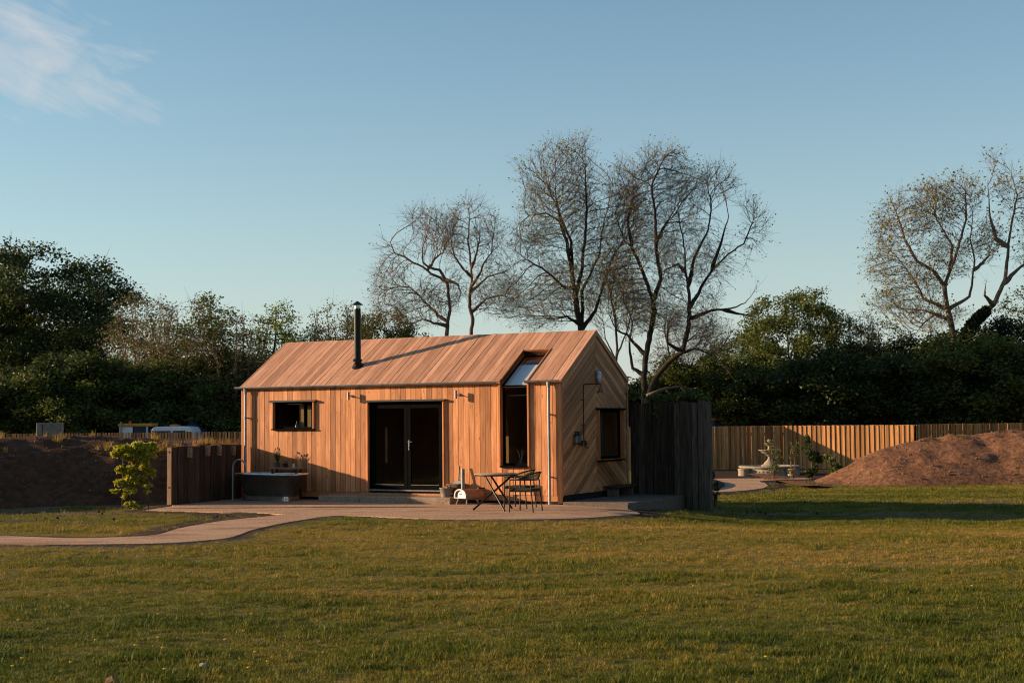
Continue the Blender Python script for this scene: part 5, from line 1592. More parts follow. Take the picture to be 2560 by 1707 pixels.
def bare_tree(name, label, Y, limbs, ells, nattr, seed, bark='bark', tip=0.0075, leafn=1.2, leaf='leaf_bud', leaf_size=0.06, twn=3, twl=0.75, rmax=0.22, ivy=0, group=None, z0=None, droop=0.1, di=3.0, dk=0.25, step=0.25, tw_r=0.0062):
    rg = np.random.default_rng(seed)
    b = at(*limbs[0][0][:2], Y)
    base = Vector((b.x, Y, 0))
    seeds = []
    for li, L_ in enumerate(limbs):
        ph = rg.uniform(0, 6.28)
        path = []
        for k, p in enumerate(L_):
            dy = p[2] if len(p) > 2 else (0.0 if li == 0 else (k / max(1, len(L_) - 1)) * 2.2 * math.sin(ph))
            q = at(p[0], p[1], Y + dy)
            path.append((q.x - base.x, q.y - base.y, q.z))
        if li == 0:
            path = [(path[0][0], path[0][1], -0.3)] + path if path[0][2] > 0.5 else path
        seeds.append(path)
    el = []
    for (px, py, rx, ry, *rest) in ells:
        c = at(px, py, Y); sc_ = Y / F_PX
        el.append((c.x - base.x, rest[0] if rest else 0.0, c.z, rx * sc_, max(rx, ry) * 0.75 * sc_, ry * sc_))
    A = ell_points(el, int(nattr * 6.2), rg, 0.15)
    hole = fbm(A[:, 0] + 31.7 * seed, A[:, 2] + 0.7 * A[:, 1], 1.9, 3, seed)
    A = A[hole > 0.38]
    pos, par = grow(seeds, A, step, di, dk, seed=seed, jitter=0.10, bias=(0, 0, 0.10), mom=0.55, limb_r=[rmax * 1.0] + [rmax * 0.45] * (len(seeds) - 1))
    rad, kids = radii(par, tip, 2.28, rmax)
    rad[:len(grow.minr)] = np.maximum(rad[:len(grow.minr)], grow.minr)
    V, F = skin(pos, par, rad)
    t = thing(name, label, 'tree', base, 0.0, group)
    link('trunk', np_mesh('trunk', V, [F], MAT[bark], True), t)
    sel = np.where(rad < tip * 2.2)[0]
    tv, tf, ends, dv = twigs(pos, par, rad, sel, twn, twl, tw_r, 0.25, rg, 0.0)
    parts = [(tv, [tf])]
    tag(link('twigs', np_mesh('twigs', *join(parts), MAT['twig']), t), kind='stuff')
    nl = int(len(ends) * leafn * 0.85)
    pick = rg.integers(0, len(ends), nl)
    cent = ends[pick] + rg.normal(0, 0.05, (nl, 3))
    lv_, lf_ = leaf_quads(cent, leaf_size, rg, 0.0, 1.5)
    tag(link('crown', np_mesh('crown', lv_, [lf_], MAT[leaf]), t), kind='stuff')
    if ivy:
        big = np.where((rad > 0.05) & (pos[:, 2] < ivy))[0]
        if len(big):
            ni_ = 5200 if ivy < 6 else 14000
            ii = rg.choice(big, ni_)
            dd = rg.normal(0, 1, (ni_, 3)); dd /= np.linalg.norm(dd, axis=1)[:, None]
            cc = pos[ii] + dd * (rad[ii] + rg.uniform(0.02, 0.28 if ivy < 6 else 0.6, ni_) * (1.1 - pos[ii, 2] / (ivy * 1.2)))[:, None]
            v_, f_ = leaf_quads(cc, 0.13, rg, 0.0, 1.1, 0.3)
            tag(link('ivy', np_mesh('ivy', v_, [f_], MAT['ivy']), t), kind='stuff')
    return t


def z1(o, s): return lambda x, y: (o[0] + x / s, o[1] + y / s)


za = z1((900, 340), 3.015); zb_ = z1((1400, 340), 2.375); zc = z1((1960, 360), 2.118)
G_ = 'bare trees with opening buds behind the cabin'
bare_tree('bare_tree', 'slender bare tree with a sharply bent trunk, first right of the flue', 68.0, [
    [za(655, 1500), za(660, 1400), za(680, 1300), za(668, 1200), za(660, 1110), za(600, 1070), za(540, 1040), za(480, 990), za(400, 955), za(330, 910), za(262, 880), za(225, 800)],
    [za(640, 1405), za(590, 1350), za(540, 1300), za(450, 1210), za(380, 1140), za(300, 1135), za(200, 1160), za(120, 1215)],
    [za(655, 1090), za(600, 1010), za(520, 990), za(475, 950), za(470, 850), za(505, 740), za(540, 600)],
    [za(662, 1080), za(740, 1120), za(760, 1180), za(740, 1260)],
    [za(500, 1000), za(560, 930), za(640, 860), za(690, 760)],
    [za(640, 1430), za(560, 1410), za(470, 1380), za(380, 1420)]],
    [(*za(480, 740), 75, 62), (*za(300, 900), 45, 60), (*za(230, 1130), 48, 62), (*za(520, 1270), 75, 55), (*za(700, 1150), 28, 50), (*za(640, 760), 32, 50), (*za(280, 1330), 60, 40)],
    1350, 101, 'bark_warm', leafn=0.45, group=G_, twl=0.7, rmax=0.21)
bare_tree('bare_tree', 'slender upright bare tree with ivy at its foot, second right of the flue', 69.0, [
    [za(838, 1495), za(850, 1380), za(828, 1290), za(830, 1180), za(845, 1100), za(835, 1000), za(830, 900), za(812, 780), za(828, 640), za(815, 520)],
    [za(850, 1130), za(900, 1050), za(930, 960), za(990, 880), za(1000, 790), za(1020, 640)],
    [za(838, 1080), za(780, 1000), za(710, 900), za(690, 800), za(710, 640)],
    [za(845, 1320), za(950, 1230), za(1100, 1190), za(1190, 1150)],
    [za(836, 1000), za(880, 880), za(905, 760), za(900, 620)],
    [za(845, 1180), za(960, 1060), za(1080, 1030), za(1150, 980)]],
    [(*za(820, 700), 58, 72), (*za(960, 760), 42, 62), (*za(720, 800), 34, 60), (*za(1000, 1080), 62, 52), (*za(920, 1180), 50, 60), (*za(1060, 1240), 60, 40)],
    1200, 102, 'bark_warm', leafn=0.45, group=G_, ivy=4.4, twl=0.7, rmax=0.20)
bare_tree('bare_tree', 'broad many stemmed bare tree rising behind the cabin ridge', 67.0, [
    [zb_(125, 1150), zb_(105, 1050), zb_(95, 950), zb_(60, 750), zb_(40, 620), zb_(0, 500), zb_(-20, 380)],
    [zb_(150, 1150), zb_(135, 1000), zb_(130, 920), zb_(180, 820), zb_(235, 700), zb_(250, 560), zb_(290, 400), zb_(300, 260)],
    [zb_(200, 1150), zb_(210, 1040), zb_(255, 890), zb_(320, 700), zb_(380, 620), zb_(400, 520)],
    [zb_(95, 950), zb_(130, 780), zb_(150, 600), zb_(160, 430), zb_(150, 300), zb_(150, 180)],
    [za(1640, 1300), za(1620, 1150), za(1530, 1130), za(1380, 1000), za(1250, 930), za(1180, 870), za(1080, 815)],
    [za(1600, 950), za(1560, 800), za(1500, 640), za(1400, 580), za(1280, 600), za(1200, 660)],
    [za(1620, 1050), za(1590, 800), za(1470, 500), za(1380, 330), za(1300, 200)],
    [za(1650, 1400), za(1560, 1360), za(1450, 1380)]],
    [(1400, 520, 92, 105), (1335, 610, 60, 75), (1330, 440, 40, 40), (1480, 470, 78, 100), (1500, 640, 75, 90), (1430, 720, 110, 70), (1310, 730, 60, 60), (1370, 790, 90, 30), (1450, 390, 80, 36), (1375, 385, 40, 26), (1552, 560, 55, 110)],
    2500, 103, 'bark', leafn=1.0, group=G_, rmax=0.26, twl=0.75)
bare_tree('bare_tree', 'tall dark bare tree leaning up behind the gable peak', 66.0, [
    [zb_(500, 1560), zb_(500, 1420), zb_(510, 1300), zb_(545, 1120), zb_(560, 1040), zb_(545, 950), zb_(485, 790), zb_(425, 660), zb_(380, 620), zb_(330, 470)],
    [zb_(560, 970), zb_(600, 850), zb_(575, 700), zb_(570, 600), zb_(565, 450), zb_(540, 300), zb_(600, 170), zb_(650, 90)],
    [zb_(430, 650), zb_(400, 500), zb_(440, 350), zb_(430, 230)],
    [zb_(510, 1290), zb_(440, 1230), zb_(400, 1180), zb_(340, 1160), zb_(290, 1060), zb_(230, 1040)],
    [zb_(520, 1430), zb_(430, 1380), zb_(410, 1250), zb_(430, 1100), zb_(380, 980)],
    [zb_(570, 600), zb_(640, 500), zb_(720, 490)]],
    [(1590, 480, 68, 85), (1660, 450, 72, 78), (1640, 600, 70, 90), (1560, 690, 60, 90), (1690, 560, 40, 60), (1610, 780, 90, 60), (1660, 400, 60, 30), (1705, 480, 55, 70)],
    1900, 104, 'bark', leafn=0.8, group=G_, rmax=0.24, twl=0.75)
bare_tree('bare_tree', 'dark bare tree with spreading limbs reaching out over the sleeper wall', 65.5, [
    [zb_(520, 1560), zb_(560, 1450), zb_(640, 1345), zb_(730, 1280), zb_(765, 1120), zb_(770, 1000), zb_(762, 900), zb_(745, 780), zb_(740, 680), zb_(720, 560), zb_(700, 420)],
    [zb_(785, 1040), zb_(820, 930), zb_(900, 800), zb_(1000, 700), zb_(1090, 640), zb_(1140, 520)],
    [zb_(790, 1100), zb_(900, 1035), zb_(1020, 1025), zb_(1100, 990), zb_(1165, 910)],
    [zb_(1000, 1030), zb_(1080, 1060), zb_(1170, 1072)],
    [zb_(765, 900), zb_(800, 720), zb_(880, 560), zb_(900, 420), zb_(870, 280)],
    [zb_(750, 800), zb_(700, 760), zb_(630, 790), zb_(600, 850)],
    [zb_(900, 790), zb_(960, 620), zb_(1000, 480), zb_(990, 400)],
    [zb_(640, 1350), zb_(700, 1300), zb_(800, 1260), zb_(900, 1300), zb_(980, 1380)],
    [zb_(740, 1270), zb_(640, 1230), zb_(640, 1120), zb_(700, 1040)]],
    [(1740, 520, 66, 78), (1780, 480, 60, 74), (1830, 600, 60, 76), (1868, 560, 44, 66), (1895, 620, 26, 40), (1760, 660, 70, 60), (1820, 760, 62, 40), (1740, 800, 80, 45), (1870, 720, 28, 36), (1790, 860, 70, 34), (1690, 680, 40, 80)],
    2000, 105, 'bark', leafn=0.6, group=G_, rmax=0.25, twl=0.7)
bare_tree('bare_tree', 'half leafed tree with wide twisting crown at the far side of the mound', 72.0, [
    [zc(895, 1010), zc(880, 930), zc(860, 850), zc(850, 750), zc(900, 620), zc(930, 520), zc(965, 400), zc(960, 250)],
    [zc(848, 740), zc(790, 670), zc(700, 620), zc(640, 500), zc(600, 380), zc(560, 280)],
    [zc(850, 880), zc(740, 820), zc(690, 720), zc(600, 600), zc(520, 520)],
    [zc(905, 880), zc(940, 835), zc(985, 810), zc(1000, 700), zc(1010, 620), zc(985, 500), zc(1000, 400)],
    [zc(860, 930), zc(800, 900), zc(740, 950), zc(680, 1020)],
    [zc(880, 680), zc(890, 540), zc(800, 380), zc(820, 240)],
    [zc(850, 900), zc(740, 880), zc(620, 870)],
    [zc(1005, 660), zc(1080, 600), zc(1130, 560)]],
    [(2255, 560, 66, 70), (2340, 520, 70, 66), (2400, 500, 55, 62), (2230, 660, 60, 60), (2300, 700, 75, 60), (2380, 640, 60, 60), (2240, 760, 56, 44), (2330, 790, 80, 36), (2460, 610, 40, 60), (2215, 590, 36, 40)],
    2100, 106, 'bark_warm', leafn=0.75, leaf_size=0.085, group=G_, rmax=0.24, twl=0.7, leaf='leaf_bud')
bare_tree('bare_tree', 'ivy choked leaning tree at the edge of the picture beyond the mound', 71.0, [
    [zc(900, 1300), zc(930, 1080), zc(1010, 940), zc(1110, 850), zc(1170, 720), zc(1185, 600), zc(1195, 480), zc(1235, 270), zc(1200, 150)],
    [zc(1180, 760), zc(1220, 680), zc(1290, 620), zc(1330, 520)],
    [zc(1190, 560), zc(1120, 500), zc(1090, 380), zc(1080, 220)],
    [zc(1110, 850), zc(1060, 800), zc(1070, 730)]],
    [(2530, 460, 46, 62), (2500, 420, 30, 40), (2570, 540, 60, 80), (2490, 560, 30, 50), (2580, 640, 50, 50)],
    1100, 107, 'bark_warm', leafn=0.9, leaf_size=0.09, group=G_, rmax=0.34, ivy=7.2)


bare_tree('bare_shrub', 'low tangle of bare stems rising behind the gable eave', 70.0, [
    [zb_(330, 1400), zb_(340, 1250), zb_(330, 1100), zb_(300, 950), zb_(330, 800)],
    [zb_(335, 1300), zb_(400, 1150), zb_(440, 1000), zb_(430, 860)],
    [zb_(335, 1350), zb_(270, 1200), zb_(250, 1050), zb_(200, 960)]],
    [(1545, 720, 50, 60), (1520, 780, 60, 50), (1590, 760, 50, 60), (1560, 830, 70, 40), (1510, 700, 40, 60)], 1100, 108, 'bark', leafn=0.8, group=G_, rmax=0.12)
bare_tree('bare_shrub', 'low tangle of bare stems beyond the top of the sleeper wall', 70.5, [
    [zb_(660, 1450), zb_(650, 1300), zb_(620, 1150), zb_(640, 1000)],
    [zb_(655, 1380), zb_(720, 1250), zb_(800, 1180), zb_(860, 1120)],
    [zb_(655, 1420), zb_(820, 1350), zb_(920, 1290), zb_(960, 1200)]],
    [(1665, 800, 50, 70), (1730, 860, 70, 50), (1790, 850, 55, 45), (1690, 900, 80, 40)], 900, 109, 'bark', leafn=0.8, group=G_, rmax=0.12)


# leafy trees: a few kinds, each grown once and then set out as individuals
def leafy(kind, seed, H, R, z0, nattr, leaf, per, size, spread, bark='bark', shape='oval', stems=1, tip=0.012, lmin=0):
    rg = np.random.default_rng(seed)
    if shape == 'oval': el = [(0, 0, (H + z0) / 2, R, R, (H - z0) / 2)]
    elif shape == 'broad':
        el = [(0, 0, H * 0.62, R * 0.8, R * 0.8, H * 0.36)] + [(R * 0.6 * math.cos(a), R * 0.6 * math.sin(a), H * rg.uniform(0.38, 0.72), R * 0.5, R * 0.5, H * 0.18) for a in np.linspace(0, 6.0, 8)]
    elif shape == 'spire': el = [(0, 0, z0 + (H - z0) * 0.3, R, R, (H - z0) * 0.32), (0, 0, z0 + (H - z0) * 0.6, R * 0.66, R * 0.66, (H - z0) * 0.3), (0, 0, z0 + (H - z0) * 0.84, R * 0.32, R * 0.32, (H - z0) * 0.17)]
    elif shape == 'bush': el = [(0, 0, H * 0.42, R * 0.85, R * 0.85, H * 0.45)] + [(R * 0.55 * math.cos(a), R * 0.55 * math.sin(a), H * rg.uniform(0.25, 0.7), R * 0.5, R * 0.5, H * 0.3) for a in np.linspace(0, 5.6, 7)]
    A = ell_points(el, nattr, rg, 0.2)
    A = A[A[:, 2] > 0.15]
    seeds = []
    if stems == 1: seeds = [[(0, 0, -0.2), (0.05 * H * rg.uniform(-1, 1), 0, H * 0.3), (0.03 * H * rg.uniform(-1, 1), 0.02 * H, H * 0.62), (0, 0, H * 0.85)]]
    else:
        seeds = [[(0, 0, -0.2), (0, 0, 0.1)]] + [[(0, 0, 0.1), (R * 0.3 * math.cos(a), R * 0.3 * math.sin(a), H * 0.4), (R * rg.uniform(0.4, 0.75) * math.cos(a), R * rg.uniform(0.4, 0.75) * math.sin(a), H * rg.uniform(0.75, 0.95))] for a in np.linspace(0, 6.28 * (1 - 1 / stems), stems)]
    st = 0.045 * H
    pos, par = grow(seeds, A, st, H * 0.5, st * 1.5, seed=seed, jitter=0.2)
    rad, kids = radii(par, tip, 2.4, 0.03 * H)
    V, F = skin(pos, par, rad)
    tips = np.where((rad < tip * 2.6) & (pos[:, 2] > lmin))[0]
    n = len(tips) * per
    pick = rg.choice(tips, n)
    off = rg.normal(0, 1, (n, 3)); off /= np.linalg.norm(off, axis=1)[:, None]; off *= (rg.uniform(0, 1, n) ** 0.6)[:, None] * spread
    off[:, 2] *= 0.75
    lv_, lf_ = leaf_quads(pos[pick] + off, size, rg, 0.15, 1.4, 0.1)
    tv, tf, ends, dv = twigs(pos, par, rad, np.where(rad < tip * 2)[0], 2, spread * 1.2, tip * 0.5, 0.25, rg)
    V, Fs = join([(V, [F]), (tv, [tf])])
    return dict(H=H, trunk=np_mesh(kind + '_trunk', V, Fs, MAT[bark]), crown=np_mesh(kind + '_crown', lv_, [lf_], MAT[leaf]))


KIND = {
    'broad': leafy('broad', 201, 10, 4.6, 1.2, 620, 'leaf_dark', 110, 0.10, 0.68, shape='broad'),
    'broad2': leafy('broad2', 211, 10, 4.2, 1.0, 560, 'leaf_dark', 100, 0.10, 0.66, shape='broad'),
    'open': leafy('open', 202, 9, 2.7, 1.2, 520, 'leaf_dark', 26, 0.085, 0.55, shape='oval'),
    'brush': leafy('brush', 203, 7, 2.1, 0.8, 760, 'leaf_brown', 20, 0.062, 0.5, 'bark_warm', shape='oval', stems=9),
    'birch': leafy('birch', 204, 8, 2.4, 0.8, 560, 'leaf_bright', 60, 0.075, 0.5, shape='spire'),
    'birch2': leafy('birch2', 214, 8, 2.5, 0.9, 560, 'leaf_mid', 60, 0.075, 0.5, shape='spire'),
    'bush': leafy('bush', 205, 4, 2.5, 0.2, 420, 'leaf_dark', 90, 0.072, 0.44, shape='bush', stems=6, tip=0.007),
    'bush2': leafy('bush2', 215, 4, 2.6, 0.2, 420, 'leaf_mid', 84, 0.072, 0.44, shape='bush', stems=6, tip=0.007),
    'round': leafy('round', 206, 7, 2.9, 0.6, 520, 'leaf_mid', 84, 0.075, 0.46, shape='oval', stems=4, tip=0.009),
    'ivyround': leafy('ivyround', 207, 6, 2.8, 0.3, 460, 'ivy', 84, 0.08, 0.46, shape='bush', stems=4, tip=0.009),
}
_first = {}


def plant(kind, px, top, Y, wide, label, group, rz=0.0, name='leafy_tree', cat='tree'):
    K = KIND[kind]
    p = at(px, top, Y)
    s = p.z / K['H'] * 1.07
    t = thing(name, label, cat, (p.x, Y, 0), rz, group)
    t.scale = (s * wide, s * wide, s)
    link('trunk', K['trunk'], t)
    tag(link('crown', K['crown'], t), kind='stuff')
    return t


GL, GR, GB = 'trees beyond the picket fence', 'trees beyond the boarded fence', 'dark shrubs under the trees'
plant('broad', 55, 620, 80, 1.05, 'tall dark spreading tree at the picture edge beyond the bank', GL, 0.4)
plant('broad2', -140, 660, 84, 1.1, 'tall dark tree half cut off beyond the end of the bank', GL, 1.9)
plant('open', 255, 690, 78, 1.15, 'thin crowned dark tree beside the tall dark spreading tree', GL, 2.2)
plant('brush', 372, 752, 71, 1.05, 'olive brown tree with sparse leaves above the digger', GL, 0.8)
plant('brush', 445, 772, 68, 1.15, 'brown many stemmed thicket tree above the white van', GL, 3.1)
plant('birch2', 527, 742, 69, 1.25, 'pointed olive green tree behind the brown thicket', GL, 4.0)
plant('brush', 585, 800, 67, 1.2, 'brown twiggy tree just behind the cabin eaves', GL, 5.0)
plant('birch', 690, 760, 74.5, 1.15, 'bright green birch above the low end of the cabin roof', GL, 0.2)
plant('birch', 788, 812, 75.5, 1.0, 'small bright green sapling top at the low end of the ridge', GL, 2.5)
plant('brush', 858, 775, 68, 1.0, 'bare twiggy shrub behind the black flue', GL, 1.5)
plant('round', 945, 792, 72, 0.95, 'round dark green bush showing over the ridge by the flue', GL, 0.4)
for i, (k, px, top, Y, w_, lab) in enumerate([
        ('bush', 30, 905, 66, 1.5, 'dark rounded bush at the picture edge behind the picket fence'),
        ('bush2', 165, 940, 65, 1.3, 'dark bush just behind the two concrete blocks'),
        ('bush', 290, 880, 68, 1.4, 'dark tall bush straight behind the digger cab'),
        ('bush2', 400, 905, 67.5, 1.3, 'dark leafy bush between the digger and the white van'),
        ('bush', 500, 890, 70, 1.3, 'dark tall bush behind the blue tarpaulin'),
        ('bush2', 580, 930, 68, 1.2, 'dark bush close against the near end of the cabin'),
        ('broad', 120, 820, 92, 1.3, 'broad dark tree filling in low behind the concrete blocks'),
        ('broad2', 400, 860, 90, 1.2, 'broad dark tree low behind the brown thicket'),
        ('broad', 600, 880, 90, 1.1, 'broad dark tree low behind the cabin eaves')]):
    plant(k, px, top, Y, w_, lab, GB, i * 1.3, 'leafy_shrub' if k.startswith('bush') else 'leafy_tree', 'shrub' if k.startswith('bush') else 'tree')
plant('round', 1990, 742, 76, 1.0, 'rounded yellow green tree standing above the fountain', GR, 1.0)
plant('round', 1860, 850, 79, 1.1, 'lower mid green tree between the bare trees and the rounded tree', GR, 2.0)
plant('brush', 2125, 795, 76, 1.0, 'grey brown twiggy tree right of the rounded tree', GR, 3.0)
plant('open', 2195, 800, 80, 0.9, 'thin dark tree with flattish top beyond the mound', GR, 0.3)
for i, (k, px, top, Y, w_, lab) in enumerate([
        ('bush', 1650, 945, 71, 1.2, 'dark bush just above the top of the sleeper wall'),
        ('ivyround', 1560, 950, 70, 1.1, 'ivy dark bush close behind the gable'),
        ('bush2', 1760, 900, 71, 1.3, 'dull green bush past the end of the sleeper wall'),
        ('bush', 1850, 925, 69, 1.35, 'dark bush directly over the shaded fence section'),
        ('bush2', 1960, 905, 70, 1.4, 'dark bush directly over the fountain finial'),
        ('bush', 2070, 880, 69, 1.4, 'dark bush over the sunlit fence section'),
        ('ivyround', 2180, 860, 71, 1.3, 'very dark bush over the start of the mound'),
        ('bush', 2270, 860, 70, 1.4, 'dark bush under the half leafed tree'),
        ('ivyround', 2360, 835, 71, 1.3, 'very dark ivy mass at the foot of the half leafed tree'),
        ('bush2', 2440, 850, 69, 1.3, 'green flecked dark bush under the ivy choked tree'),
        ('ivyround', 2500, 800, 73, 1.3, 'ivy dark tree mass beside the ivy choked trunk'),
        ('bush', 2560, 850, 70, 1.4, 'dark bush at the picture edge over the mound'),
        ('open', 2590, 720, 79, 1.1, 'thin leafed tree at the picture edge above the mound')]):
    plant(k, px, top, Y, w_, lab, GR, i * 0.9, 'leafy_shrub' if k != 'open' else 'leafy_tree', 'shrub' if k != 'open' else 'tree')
# unseen trees added to block sky light; the left ones fill the glass reflections
wr = np.random.default_rng(5)
wpts = [(-46 - 3 * (i % 2), -12 + 4.4 * i) for i in range(9)] + [(-40 + 5.2 * i, -24 - 3 * (i % 3)) for i in range(16)] + [(33 + 2.5 * (i % 2), -14 + 5 * i) for i in range(14)]
wsc = np.array([0.62] * 9 + [1.15] * 16 + [1.1] * 14) * wr.uniform(0.92, 1.1, 39)
wpick = wr.integers(0, 2, 39)
wb = [(-43 - 2.2 * (i % 2), -14 + 2.1 * i) for i in range(20)]
wpts += wb; wsc = np.concatenate([wsc, wr.uniform(1.15, 1.4, 20)]); wpick = np.concatenate([wpick, np.full(20, 2)])
wk = []
for kn in ('broad', 'broad2', 'bush'):
    K = KIND[kn]
    bm = bmesh.new(); bm.from_mesh(K['trunk']); nb0 = len(bm.faces); bm.from_mesh(K['crown'])
    bm.faces.ensure_lookup_table()
    for f_ in bm.faces[nb0:]: f_.material_index = 1
    me = bpy.data.meshes.new(kn + '_wood'); bm.to_mesh(me); bm.free()
    me.materials.append(MAT['bark']); me.materials.append(MAT['leaf_dark']); wk.append((kn, me))
scatter('unseen_woodland', [(a, b, 0) for a, b in wpts], [(0, 0, wr.uniform(0, 6.28)) for _ in wpts], wsc, wpick, np.full(len(wpts), 0.5), wk, 'unseen wood added round the field to cut sky light, mirrored in the black glazed doors', 'unseen_woodland')


# ------------------------------------------------------------------ small plants
def cluster_shrub(name, label, base, stems, blobs, leaf, size, seed, dens=900, stem_r=0.012, bark='bark_warm', cat='shrub', flat=0.2, droop=0.2, elong=1.5, canes=()):
    rg = np.random.default_rng(seed)
    t = thing(name, label, cat, base)
    for s in stems:
        MB().tube(s, [stem_r * (1 - 0.6 * i / max(1, len(s) - 1)) for i in range(len(s))], 6).build('stem', MAT[bark], t, True)
    for s in canes:
        MB().tube(s, 0.008, 6).build('stake', MAT['softwood'], t)
    cs = []
    for (x, y, z, rx, ry, rz, n) in blobs:
        n = int(n * dens / 900)
        d = rg.normal(0, 1, (n, 3)); d /= np.linalg.norm(d, axis=1)[:, None]
        cs.append(np.array([x, y, z]) + d * (rg.uniform(0.1, 1, n) ** 0.5)[:, None] * np.array([rx, ry, rz]))
    v, f = leaf_quads(np.vstack(cs), size, rg, flat, elong, droop)
    tag(link('crown', np_mesh('crown', v, [f], MAT[leaf]), t), kind='stuff')
    return t


ex, ey = gp(325, 1271)
s_ = 1 / 109.0


rr_ = random.Random(9)
extra = [((rr_.uniform(285, 388) - 325) * s_, rr_.uniform(-0.12, 0.12), (1271 - rr_.uniform(1108, 1245)) * s_, rr_.uniform(0.03, 0.10), 0.08, rr_.uniform(0.02, 0.07), rr_.randint(6, 30)) for _ in range(34)]


def el_(px, py): return ((px - 325) * s_, (1271 - py) * s_)


def P3(px, py, dy=0.0): a, b = el_(px, py); return (a, dy, b)


cluster_shrub('espalier_shrub', 'yellow green leafy shrub trained on thin stems before the earth bank', (ex, ey, 0),
              [[P3(306, 1272), P3(306, 1240), P3(307, 1180), P3(306, 1130)], [P3(328, 1274), P3(327, 1230), P3(326, 1170), P3(330, 1120)], [P3(370, 1270), P3(370, 1215), P3(368, 1180, 0.05), P3(372, 1120)], [P3(350, 1262), P3(351, 1200), P3(352, 1130)],
               [P3(306, 1262), P3(325, 1270), P3(350, 1268), P3(369, 1255)]],
              [(*P3(312, 1128), 0.20, 0.16, 0.12, 170), (*P3(345, 1122), 0.26, 0.18, 0.11, 240), (*P3(375, 1122), 0.17, 0.15, 0.12, 150), (*P3(335, 1142), 0.33, 0.16, 0.09, 220), (*P3(290, 1140), 0.10, 0.1, 0.05, 40),
               (*P3(300, 1175), 0.12, 0.12, 0.07, 70), (*P3(326, 1180), 0.14, 0.12, 0.10, 95), (*P3(362, 1168), 0.12, 0.12, 0.13, 85), (*P3(378, 1180), 0.09, 0.1, 0.05, 35), (*P3(300, 1208), 0.13, 0.12, 0.08, 85), (*P3(330, 1205), 0.14, 0.12, 0.10, 80),
               (*P3(325, 1226), 0.16, 0.12, 0.07, 110), (*P3(350, 1198), 0.12, 0.1, 0.05, 60), (*P3(358, 1212), 0.10, 0.1, 0.05, 45), (*P3(312, 1240), 0.05, 0.08, 0.06, 25), (*P3(326, 1261), 0.16, 0.1, 0.05, 60), (*P3(345, 1268), 0.12, 0.1, 0.04, 30)] + extra,
              'leaf_espalier', 0.068, 301, dens=1150, droop=0.5, flat=0.1, elong=1.7)


def fpt(px, py, Y): p = at(px, py, Y); return p


def simple_bush(label, px, py_top, py_base, half, leaf, size, n, seed, name='garden_shrub', Y=None, stems=3, group=None, ry=None, canes=False):
    x, y = gp(px, py_base)
    z = float(gz(x, y)); top = at(px, py_top, y).z - z; w_ = half * y / F_PX
    rg = random.Random(seed)
    st = [[(rg.uniform(-0.04, 0.04), rg.uniform(-0.04, 0.04), -0.02), (rg.uniform(-w_ * 0.4, w_ * 0.4), rg.uniform(-0.1, 0.1), top * 0.5), (rg.uniform(-w_ * 0.7, w_ * 0.7), rg.uniform(-0.1, 0.1), top * 0.95)] for _ in range(stems)]
    bl = [(rg.uniform(-w_ * 0.7, w_ * 0.7), rg.uniform(-0.15, 0.15), top * f + rg.uniform(-0.1, 0.1) * top, w_ * rg.uniform(0.35, 0.95), w_ * 0.7, top * rg.uniform(0.08, 0.22), int(n * rg.uniform(0.05, 0.25))) for f in (0.22, 0.35, 0.48, 0.6, 0.72, 0.84, 0.95)]
    cn = [[(0.08 * k, 0, -0.02), (0.08 * k + 0.02, 0, top * 0.75)] for k in (-1, 0, 1)] if canes else ()
    return cluster_shrub(name, label, (x, y, z), st, bl, leaf, size, seed, canes=cn)


simple_bush('leafy climber on thin canes in front of the stone fountain', 1936, 1108, 1199, 22, 'leaf_mid', 0.05, 260, 311, canes=True, stems=4)
simple_bush('airy sapling on canes right of the stone fountain', 1983, 1098, 1198, 16, 'leaf_mid', 0.05, 200, 312, canes=True)
simple_bush('dense dark green shrub between the fountain and the mound', 2031, 1104, 1197, 22, 'leaf_dark', 0.07, 900, 313)
simple_bush('low glossy laurel bush tucked at the foot of the mound', 2085, 1140, 1186, 22, 'leaf_mid', 0.09, 420, 314)
simple_bush('golden leaved young shrub on the slope of the mound', 2165, 1090, 1130, 16, 'leaf_gold', 0.06, 140, 315)
simple_bush('thin dark sapling at the outer end of the sleeper wall', 1789, 1190, 1262, 10, 'leaf_dark', 0.05, 150, 316)
simple_bush('small green creeper growing up the outer sleeper wall', 1747, 1170, 1266, 12, 'leaf_mid', 0.05, 160, 317)
simple_bush('small upright seedling on top of the earth mound', 2437, 1062, 1085, 6, 'leaf_bud', 0.06, 60, 318)

# climber and branch over the sleeper wall
cw = cab(10.1, 3.75, 0)
cluster_shrub('climbing_plant', 'leafy climber spilling over the top of the sleeper wall', cw,
              [[(0.1, 0.25, -0.1), (0.1, 0.2, 1.2), (-0.1, 0.1, 2.35), (-0.3, -0.12, 2.2), (-0.32, -0.14, 1.9)], [(0.3, 0.3, 1.5), (0.7, 0.1, 2.5), (0.95, -0.2, 2.3)]],
              [(-0.2, 0.1, 2.42, 0.40, 0.25, 0.10, 110), (0.45, 0.1, 2.50, 0.45, 0.25, 0.14, 150), (0.9, -0.1, 2.35, 0.10, 0.12, 0.2, 50), (-0.35, -0.14, 2.1, 0.06, 0.06, 0.22, 40), (-0.8, 0.2, 2.5, 0.3, 0.3, 0.15, 70)],
              'leaf_mid', 0.075, 321, cat='climber')
br = MB(); 
pb = [at(1616, 989, 41), at(1640, 980, 41), at(1665, 971, 41.2), at(1700, 966, 41.5), at(1730, 973, 41.8), at(1752, 985, 42)]
o0 = pb[0]
bt_ = thing('fallen_branch', 'bent pale dead branch hanging above the sleeper wall', 'branch', o0)
MB().tube([p - o0 for p in pb], [0.05, 0.045, 0.04, 0.03, 0.022, 0.012], 8).build('limb', MAT['bark_warm'], bt_, True)
